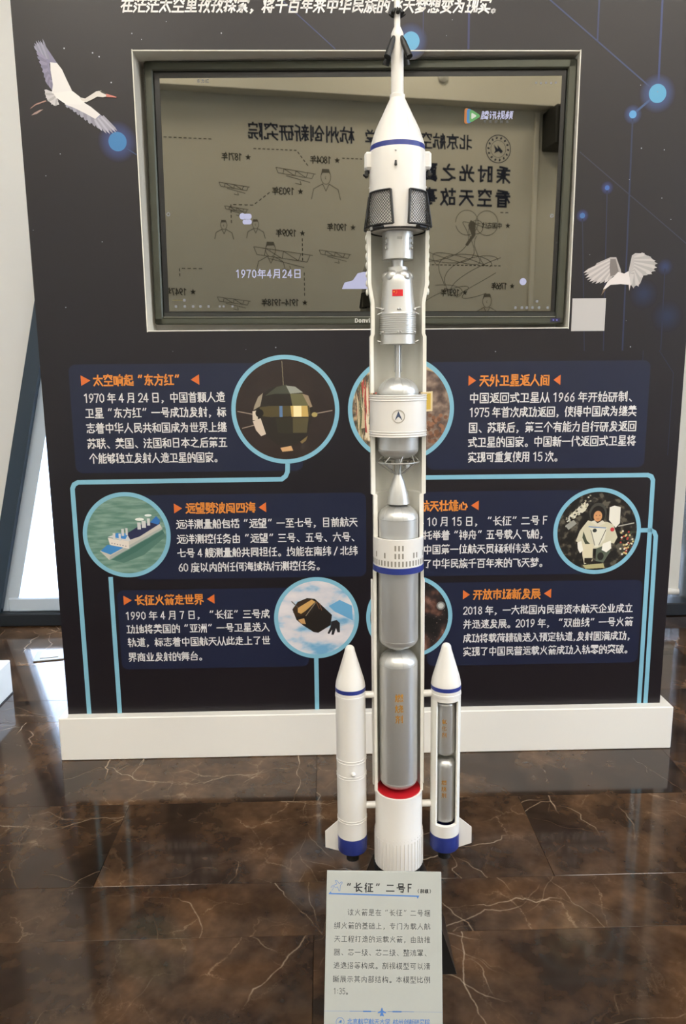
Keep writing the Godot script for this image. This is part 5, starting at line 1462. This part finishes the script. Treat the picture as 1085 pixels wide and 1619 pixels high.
	var core := part("core_shell", shell(v2([0.0519, 0.8805, 0.0529, 0.72, 0.0526, 0.388]), 0.0062, 80.0, 64), shade, r)
	for s in [-1.0, 1.0]:
		part("cable_duct", box(Vector3(0.004, 0.46, 0.012), 0.0012), white, core, Vector3(0.0535 * s, 0.625, -0.012))
	# skirt with its flutes
	var skirt := part("skirt", lathe(v2([0.047, 0.3915, 0.0508, 0.3915, 0.0508, 0.302, 0.0524, 0.298, 0.0524, 0.2185, 0.0505, 0.217, 0.0, 0.217]), 72), white, r)
	var flute := start()
	for k in 40:
		var a := TAU * k / 40
		add_tube(flute, [spin(0.0524, 0.288, a), spin(0.0524, 0.2195, a)], 0.00115, -1.0, 6)
		ball(spin(0.0522, 0.2945, a), Vector3(0.0011, 0.0013, 0.0011), flute, 4)
	part("flute", flute.commit(), white, skirt)
	part("red_deck", lathe(v2([0.0, 0.3935, 0.0468, 0.3935, 0.0468, 0.385]), 64), mat(c8(176, 24, 34), 0.4), r)

	# inside: service module, capsule, tanks and engine
	var module := part("service_module", lathe(v2([0.0, 1.533, 0.0292, 1.533, 0.0292, 1.484, 0.012, 1.4832, 0.011, 1.470, 0.0, 1.470]), 48), silver, r)
	var fit_ := start()
	for s in [-1.0, 1.0]:
		for k in 3:
			ball(spin(0.0325, 1.520 - 0.009 * k, 0.85 * s), Vector3(0.0022, 0.0026, 0.0022), fit_, 6)
		add_tube(fit_, [spin(0.0325, 1.527, 0.85 * s), spin(0.0325, 1.500, 0.85 * s)], 0.0007, -1.0, 5)
	add_box(fit_, Vector3(0.001, 1.520, 0.0295), Vector3(0.010, 0.004, 0.001), 0.0003)
	part("fitting", fit_.commit(), seam, module)
	var prof := v2([0.0, 1.4705, 0.0187, 1.4705, 0.0190, 1.461, 0.0250, 1.4565, 0.0277, 1.451, 0.0288, 1.440, 0.0303, 1.416, 0.0322, 1.400, 0.0340, 1.387])
	for k in 10:
		var y := 1.385 - 0.0039 * k
		prof.append_array(v2([0.0343, y, 0.0352, y - 0.0008, 0.0352, y - 0.0024, 0.0343, y - 0.0032]))
	prof.append_array(v2([0.0330, 1.3455, 0.0330, 1.338, 0.0338, 1.328, 0.0, 1.326]))
	var capsule := part("capsule", lathe(prof, 64), silver, r)
	var lumps := start()
	for a in [-0.62, 0.52, 1.65, -1.7]:
		ball(spin(0.0190, 1.4520, a), Vector3(0.0120, 0.0130, 0.0100), lumps, 12)
	for a in [-1.1, -1.0, -0.08, 0.06, 1.0, 1.1]:
		for y in [1.392, 1.350]:
			ball(spin(0.0352, y, a), Vector3.ONE * 0.0021, lumps, 5)
	for s in [-1.0, 1.0]:
		add_tube(lumps, [spin(0.032, 1.394, 1.3 * s), spin(0.044, 1.3965, 1.35 * s)], 0.0022, 0.0016, 6)
		add_tube(lumps, [spin(0.033, 1.387, 1.2 * s), spin(0.041, 1.383, 1.3 * s)], 0.0015, -1.0, 6)
		add_tube(lumps, [spin(0.033, 1.332, 1.4 * s), spin(0.040, 1.3345, 1.45 * s)], 0.0015, -1.0, 6)
	part("fitting", lumps.commit(), silver, capsule)
	var flag := start()
	add_patch(flag, 0.0300, -0.45, 0.23, 1.4155, 1.4275, 8)
	var flag_ := part("flag", flag.commit(), mat(c8(206, 20, 32), 0.5), capsule, Vector3(0.0, 0.0, 0.0012))
	var stars := start()
	for s in [[-0.33, 1.4235, 0.0018], [-0.20, 1.4262, 0.0007], [-0.15, 1.4245, 0.0007], [-0.15, 1.422, 0.0007], [-0.20, 1.4202, 0.0007]]:
		for k in 5:
			var mid := spin(0.0302, s[1], s[0])
			var side := spin(1, 0, s[0] + PI / 2)
			var q := []
			for i in [-1, 0, 1]:
				var g: float = PI / 2 + TAU * k / 5 + i * TAU / 10
				q.append(mid + (side * cos(g) + Vector3.UP * sin(g)) * s[2] * (1.0 if i == 0 else 0.42))
			quad(stars, mid, q[0], q[1], q[2], spin(1, 0, s[0]))
	part("star", stars.commit(), mat(c8(240, 200, 40), 0.5), flag_)
	part("rod", tube([Vector3(0, 1.327, 0), Vector3(0, 1.262, 0)], 0.0055, -1.0, 16), silver, r)
	for s in [-1.0, 1.0]:
		part("rod", tube([Vector3(0.0062 * s, 1.327, 0.002), Vector3(0.0062 * s, 1.275, 0.002)], 0.0012, -1.0, 8), seam, r)
	tank(r, 0.0407, 1.2645, 1.106, 0.030, 0.020, silver, seam)
	var truss := start()
	add_ring(truss, 0.0415, 1.100, 0.0017)
	for k in 8:
		var a := TAU * k / 8
		add_tube(truss, [spin(0.0415, 1.100, a), spin(0.0115, 1.077, a)], 0.0014, -1.0, 6)
		add_tube(truss, [spin(0.0415, 1.100, a), spin(0.028, 1.118, a + 0.3)], 0.0012, -1.0, 6)
	for k in 4:
		add_box(truss, spin(0.024, 1.0935, PI / 4 + k * PI / 2), Vector3(0.012, 0.011, 0.003), 0.0006, Basis(Vector3.UP, PI / 4 + k * PI / 2))
	add_tube(truss, [Vector3(0, 1.106, 0), Vector3(0, 1.074, 0)], 0.0065, 0.0075, 12)
	part("engine_frame", truss.commit(), seam, r)
	part("engine_bell", lathe(v2([0.0, 1.076, 0.0070, 1.075, 0.0110, 1.066, 0.0158, 1.052, 0.0198, 1.037, 0.0222, 1.024, 0.0233, 1.016, 0.0215, 1.016, 0.0150, 1.050, 0.0, 1.060]), 48), silver, r)
	tank(r, 0.0410, 1.0135, 0.711, 0.027, 0.022, silver, seam)
	part("tank_neck", tube([Vector3(0, 0.714, 0), Vector3(0, 0.703, 0)], 0.010, -1.0, 20), seam, r)
	var fuel := tank(r, 0.0402, 0.7065, 0.397, 0.028, 0.020, silver, seam)
	part("tank_lettering", text([["燃", -0.0115, 0.0065, 0.615, 0.0182], ["烧", -0.0115, 0.0065, 0.5915, 0.0182], ["剂", -0.0115, 0.0065, 0.5685, 0.0182]], 0.10, 0.0, 0.0, 0.0405), gold, fuel)
	booster(r, -0.1015, false, [white, shade, silver, seam, blue, black, gold])
	booster(r, 0.1005, true, [white, shade, silver, seam, blue, black, gold])
	for s in [-1.0, 1.0]:
		for y in [0.607, 0.352]:
			part("strut", tube([Vector3(0.048 * s, y, 0.0), Vector3(0.0725 * s, y, 0.0)], 0.0075, -1.0, 14), white, r)


func grid_fin(parent: Node3D, mid: float, m: Material) -> void:
	var half := 0.56
	var up := 1.600
	var low := 1.540
	var bar := func(a: float, t: float) -> Vector3: return spin(lerpf(0.0550, 0.0628, t), lerpf(up, low, t), mid + a * lerpf(0.82, 1.0, t))
	var st := start()
	for e in [[-half, 0.0, half, 0.0], [-half, 1.0, half, 1.0], [-half, 0.0, -half, 1.0], [half, 0.0, half, 1.0]]:
		var pts := []
		for i in 11:
			pts.append(bar.call(lerpf(e[0], e[2], i / 10.0), lerpf(e[1], e[3], i / 10.0)))
		add_tube(st, pts, 0.0026 if e[0] == e[2] else 0.0019, -1.0, 6)
	var fin := part("grid_fin", st.commit(), m, parent)
	var net := start()
	var n := 11
	for s in [-1.0, 1.0]:
		for k in range(-n, n * 2):
			var a0 := -half + 2.0 * half * k / n
			var pts := []
			for i in 13:
				var t := i / 12.0
				var a: float = a0 + s * t * 1.05
				if a >= -half and a <= half:
					pts.append(bar.call(a, t))
			if pts.size() > 1:
				add_tube(net, pts, 0.00050, -1.0, 4, false)
	part("lattice", net.commit(), m, fin)
	part("fin_hinge", box(Vector3(0.022, 0.006, 0.010), 0.0015), m, fin, spin(0.056, 1.537, mid)).rotation.y = mid


func emblem(parent: Node3D) -> void:
	# a round mark with a dark blue upright arrow
	var o := Vector3.ZERO
	var st := start()
	var to := func(x: float, y: float) -> Vector3: return spin(0.0562, 1.1925 + y, -0.08 + x / 0.0562)
	for k in 40:
		var a := TAU * k / 40
		var b := TAU * (k + 1) / 40
		quad(st, to.call(cos(a) * 0.0108, sin(a) * 0.0108), to.call(cos(b) * 0.0108, sin(b) * 0.0108), to.call(cos(b) * 0.0127, sin(b) * 0.0127), to.call(cos(a) * 0.0127, sin(a) * 0.0127), Vector3.BACK)
	part("emblem", st.commit(), mat(c8(176, 170, 158), 0.5), parent, o)
	st = start()
	for t in [[0.0, 0.0105, -0.0072, -0.0078, -0.0005, -0.0005], [0.0, 0.0105, 0.0078, -0.0078, 0.0012, -0.0008], [0.0, 0.0105, -0.0005, -0.0005, 0.0012, -0.0008]]:
		tri(st, to.call(t[0], t[1]), to.call(t[2], t[3]), to.call(t[4], t[5]), Vector3.BACK, Vector3.BACK, Vector3.BACK)
	part("emblem", st.commit(), mat(c8(52, 66, 92), 0.5), parent, o)


func booster(parent: Node3D, x: float, cut: bool, look: Array) -> void:
	var b := Node3D.new()
	b.name = "booster"
	parent.add_child(b, true)
	b.position = Vector3(x, 0, 0)
	b.set_meta("label", "white booster cut open to two silver tanks" if cut else "closed white booster with raised rings")
	var cone := [Vector2(0.0, 0.718)]
	for k in range(1, 8):
		var a := PI / 2 * k / 8
		cone.append(Vector2(0.0102 * sin(a), 0.7078 + 0.0102 * cos(a)))
	cone.append_array(v2([0.0108, 0.705, 0.0285, 0.645, 0.0305, 0.636, 0.0315, 0.628]))
	part("nose_cone", lathe(cone, 48), look[0], b)
	part("stripe", lathe(v2([0.0317, 0.628, 0.0318, 0.6195]), 48), look[4], b)
	part("collar", lathe(v2([0.0315, 0.6195, 0.0315, 0.612, 0.0322, 0.6115, 0.0322, 0.606, 0.0315, 0.6055, 0.0315, 0.597, 0.024, 0.597]), 48), look[0], b)
	if cut:
		part("body", shell(v2([0.0315, 0.598, 0.0316, 0.312]), 0.0042, 46.0, 48), look[1], b)
		tank(b, 0.0208, 0.594, 0.468, 0.010, 0.010, look[2], look[3])
		var low := tank(b, 0.0214, 0.460, 0.311, 0.016, 0.010, look[2], look[3])
		var words := text([["氧", -0.0115, -0.0005, 0.5505, 0.0112], ["化", -0.0115, -0.0005, 0.5355, 0.0112], ["剂", -0.0115, -0.0005, 0.5205, 0.0112]], 0.1, 0.0, 0.0, 0.0211)
		part("tank_lettering", words, look[6], b)
		words = text([["燃", -0.011, 0.0, 0.4115, 0.0112], ["烧", -0.011, 0.0, 0.3965, 0.0112], ["剂", -0.011, 0.0, 0.3815, 0.0112]], 0.1, 0.0, 0.0, 0.0217)
		part("tank_lettering", words, look[6], low)
	else:
		part("body", lathe(v2([0.0315, 0.598, 0.0316, 0.312]), 48), look[0], b)
		var rings := start()
		for y in [0.469, 0.463, 0.433, 0.427, 0.330, 0.3245]:
			add_ring(rings, 0.0316, y, 0.0008)
		part("ring", rings.commit(), look[0], b)
		var k := start()
		ball(spin(0.033, 0.4425, 0.08), Vector3(0.0052, 0.0052, 0.0042), k, 10)
		part("knob", k.commit(), look[0], b)
	part("aft_ring", lathe(v2([0.024, 0.313, 0.0316, 0.3125, 0.0318, 0.286]), 48), look[0], b)
	part("aft_band", lathe(v2([0.0320, 0.286, 0.0320, 0.252, 0.0310, 0.250, 0.0, 0.250]), 48), look[4], b)
	part("nozzle", lathe(v2([0.0105, 0.252, 0.0115, 0.242, 0.0138, 0.238, 0.0140, 0.2245, 0.0125, 0.2245, 0.010, 0.240, 0.0, 0.240]), 32), look[5], b)
	var s := signf(x)
	var fin := start()
	prism(fin, [0.030 * s, 0.317, 0.0595 * s, 0.291, 0.0595 * s, 0.254, 0.030 * s, 0.2445], -0.0022, 0.0022)
	part("fin", fin.commit(), look[0], b)


func rocket_stand() -> void:
	var o := thing("rocket_stand", "black tapering stand under the rocket model", "stand", Vector3(0.152, 0, 0.9))
	var m := mat(c8(14, 14, 15), 0.3)
	var st := start()
	var low := [Vector3(-0.117, 0, 0.086), Vector3(0.117, 0, 0.086), Vector3(0.117, 0, -0.086), Vector3(-0.117, 0, -0.086)]
	var top := [Vector3(-0.054, 0.196, 0.05), Vector3(0.054, 0.196, 0.05), Vector3(0.054, 0.196, -0.05), Vector3(-0.054, 0.196, -0.05)]
	for i in 4:
		var j := (i + 1) % 4
		var n: Vector3 = (low[j] - low[i]).cross(top[i] - low[i]).normalized()
		if n.dot(low[i] + low[j]) < 0.0:
			n = -n
		quad(st, low[i], low[j], top[j], top[i], n)
	quad(st, top[0], top[1], top[2], top[3], Vector3.UP)
	quad(st, low[0], low[1], low[2], low[3], Vector3.DOWN)
	part("body", st.commit(), m, o)
	part("cradle", lathe(v2([0.0, 0.2165, 0.040, 0.2165, 0.046, 0.214, 0.046, 0.196]), 40), m, o)


# ---------------------------------------------------------------- the caption sign before the rocket
func info_sign() -> void:
	var s := thing("info_sign", "pale tilted caption sign on a low stand before the rocket", "sign", Vector3(0.099, 0, 1.157))
	var tilt := Basis(Vector3.RIGHT, deg_to_rad(-22.8)) * Basis(Vector3.BACK, deg_to_rad(-2.0))
	var plate := part("plate", box(Vector3(0.21, 0.297, 0.005), 0.0008), mat(c8(170, 173, 167), 0.45), s)
	plate.basis = tilt
	plate.position = Vector3(0, 0.376, 0) + tilt * Vector3(0, -0.1485, -0.0025)
	var o := Vector3(0, 0.1485, 0.0027)
	var dark := mat(c8(46, 48, 50), 0.6)
	var blue := mat(c8(74, 122, 190), 0.6)
	part("sign_title", text([["“长征”二号F", -0.0769, 0.0526, -0.0277, 0.0165]], 0.125), dark, plate, o)
	part("sign_title", text([["（剖模）", 0.0572, 0.0896, -0.0326, 0.0072]], 0.13), dark, plate, o)
	part("sign_lettering", text([["该火箭是在“长征”二号捆", -0.0670, 0.0847, -0.0694, 0.0116], ["绑火箭的基础上，专门为载人航", -0.0907, 0.0846, -0.0916, 0.0116], ["天工程打造的运载火箭，由助推", -0.0902, 0.0844, -0.1135, 0.0116],
		["器、芯一级、芯二级、整流罩、", -0.0904, 0.0842, -0.1353, 0.0116], ["逃逸塔等构成。剖视模型可以清", -0.0911, 0.0841, -0.1569, 0.0116], ["晰展示其内部结构。本模型比例", -0.0912, 0.0839, -0.1789, 0.0116], ["1:35。", -0.0897, -0.0571, -0.1984, 0.0116]], 0.075), mat(c8(76, 78, 80), 0.6), plate, o)
	part("sign_lettering", text([["北京航空航天大学", -0.0642, 0.012, -0.2464, 0.0098], ["杭州创新研究院", 0.0165, 0.0823, -0.2464, 0.0092]], 0.1, 0.0, 0.1), blue, plate, o)
	var st := start()
	line(st, pairs([-0.1009, -0.0385, 0.0625, -0.0412]), 0.0022, 0.0, Color.WHITE)
	fill(st, pairs([-0.1009, -0.0395, -0.0975, -0.0345, -0.0955, -0.0395]), 0.0001, Color.WHITE)
	fill(st, pairs([0.0645, -0.0402, 0.0590, -0.0402, 0.0610, -0.0455]), 0.0001, Color.WHITE)
	part("underline", st.commit(), blue, plate, o)
	st = start()
	line(st, pairs([-0.0955, -0.0335, -0.0905, -0.026, -0.0975, -0.0285, -0.0950, -0.0255, -0.0865, -0.0225, -0.0895, -0.0165, -0.0865, -0.0165, -0.0820, -0.0215, -0.0775, -0.0185, -0.0765, -0.0205, -0.0800, -0.0245, -0.0805, -0.0335, -0.0825, -0.0340, -0.0850, -0.0270, -0.0900, -0.0290]), 0.0007, 0.0, Color.WHITE)
	part("aeroplane_outline", st.commit(), blue, plate, o)
	st = start()
	for q in [[-0.1045, 0.1045, 0.0003], [-0.060, -0.014, 0.0008], [0.008, 0.054, 0.0008], [-0.036, -0.022, 0.0022], [0.016, 0.032, 0.0022]]:
		line(st, pairs([q[0], -0.2302, q[1], -0.2302]), q[2], 0.0, Color.WHITE)
	fill(st, pairs([-0.0028, -0.2235, -0.0012, -0.2265, -0.0012, -0.2285, 0.0045, -0.2315, 0.0045, -0.2330, -0.0012, -0.2318, -0.0014, -0.2352, 0.0008, -0.2370, 0.0008, -0.2378, -0.0028, -0.2370, -0.0064, -0.2378, -0.0064, -0.2370, -0.0042, -0.2352, -0.0044, -0.2318, -0.0101, -0.2330, -0.0101, -0.2315, -0.0044, -0.2285, -0.0044, -0.2265]), 0.0002, Color.WHITE)
	ring(st, Vector2(-0.0765, -0.2475), 0.0066, 0.0074, 0.0, Color.WHITE, Color.WHITE, 32)
	fill(st, pairs([-0.0800, -0.2490, -0.0760, -0.2445, -0.0765, -0.2475, -0.0735, -0.2450, -0.0745, -0.2495, -0.0770, -0.2480]), 0.0001, Color.WHITE)
	part("rule_and_seal", st.commit(), blue, plate, o)
	var metal := mat(c8(120, 122, 124), 0.35, 0.7)
	part("foot", box(Vector3(0.16, 0.012, 0.12), 0.003), metal, s, Vector3(0, 0.006, 0.03))
	part("post", tube([Vector3(0, 0.01, 0.03), Vector3(0, 0.236, 0.047)], 0.009, -1.0, 14), metal, s)


func small_things() -> void:
	var p := thing("low_plinth", "corner of a low white plinth on the floor by the slanted window", "plinth", Vector3(-1.60, 0, -0.30))
	part("body", box(Vector3(0.64, 0.14, 0.46), 0.003), mat(c8(226, 222, 212), 0.5), p, Vector3(0, 0.07, 0))
	part("kick_strip", box(Vector3(0.642, 0.006, 0.462)), mat(c8(30, 28, 26), 0.7), p, Vector3(0, 0.003, 0))
	var c := thing("floor_socket_cover", "thin grey metal cover lying on the floor by the window", "floor cover", Vector3(-1.27, 0, -0.93))
	c.rotation_degrees.y = 12.0
	part("plate", box(Vector3(0.13, 0.006, 0.13), 0.002), mat(c8(150, 148, 142), 0.4, 0.4), c, Vector3(0, 0.003, 0))
	part("lid", box(Vector3(0.08, 0.003, 0.08), 0.001), mat(c8(176, 172, 162), 0.4, 0.3), c, Vector3(0, 0.0073, 0))
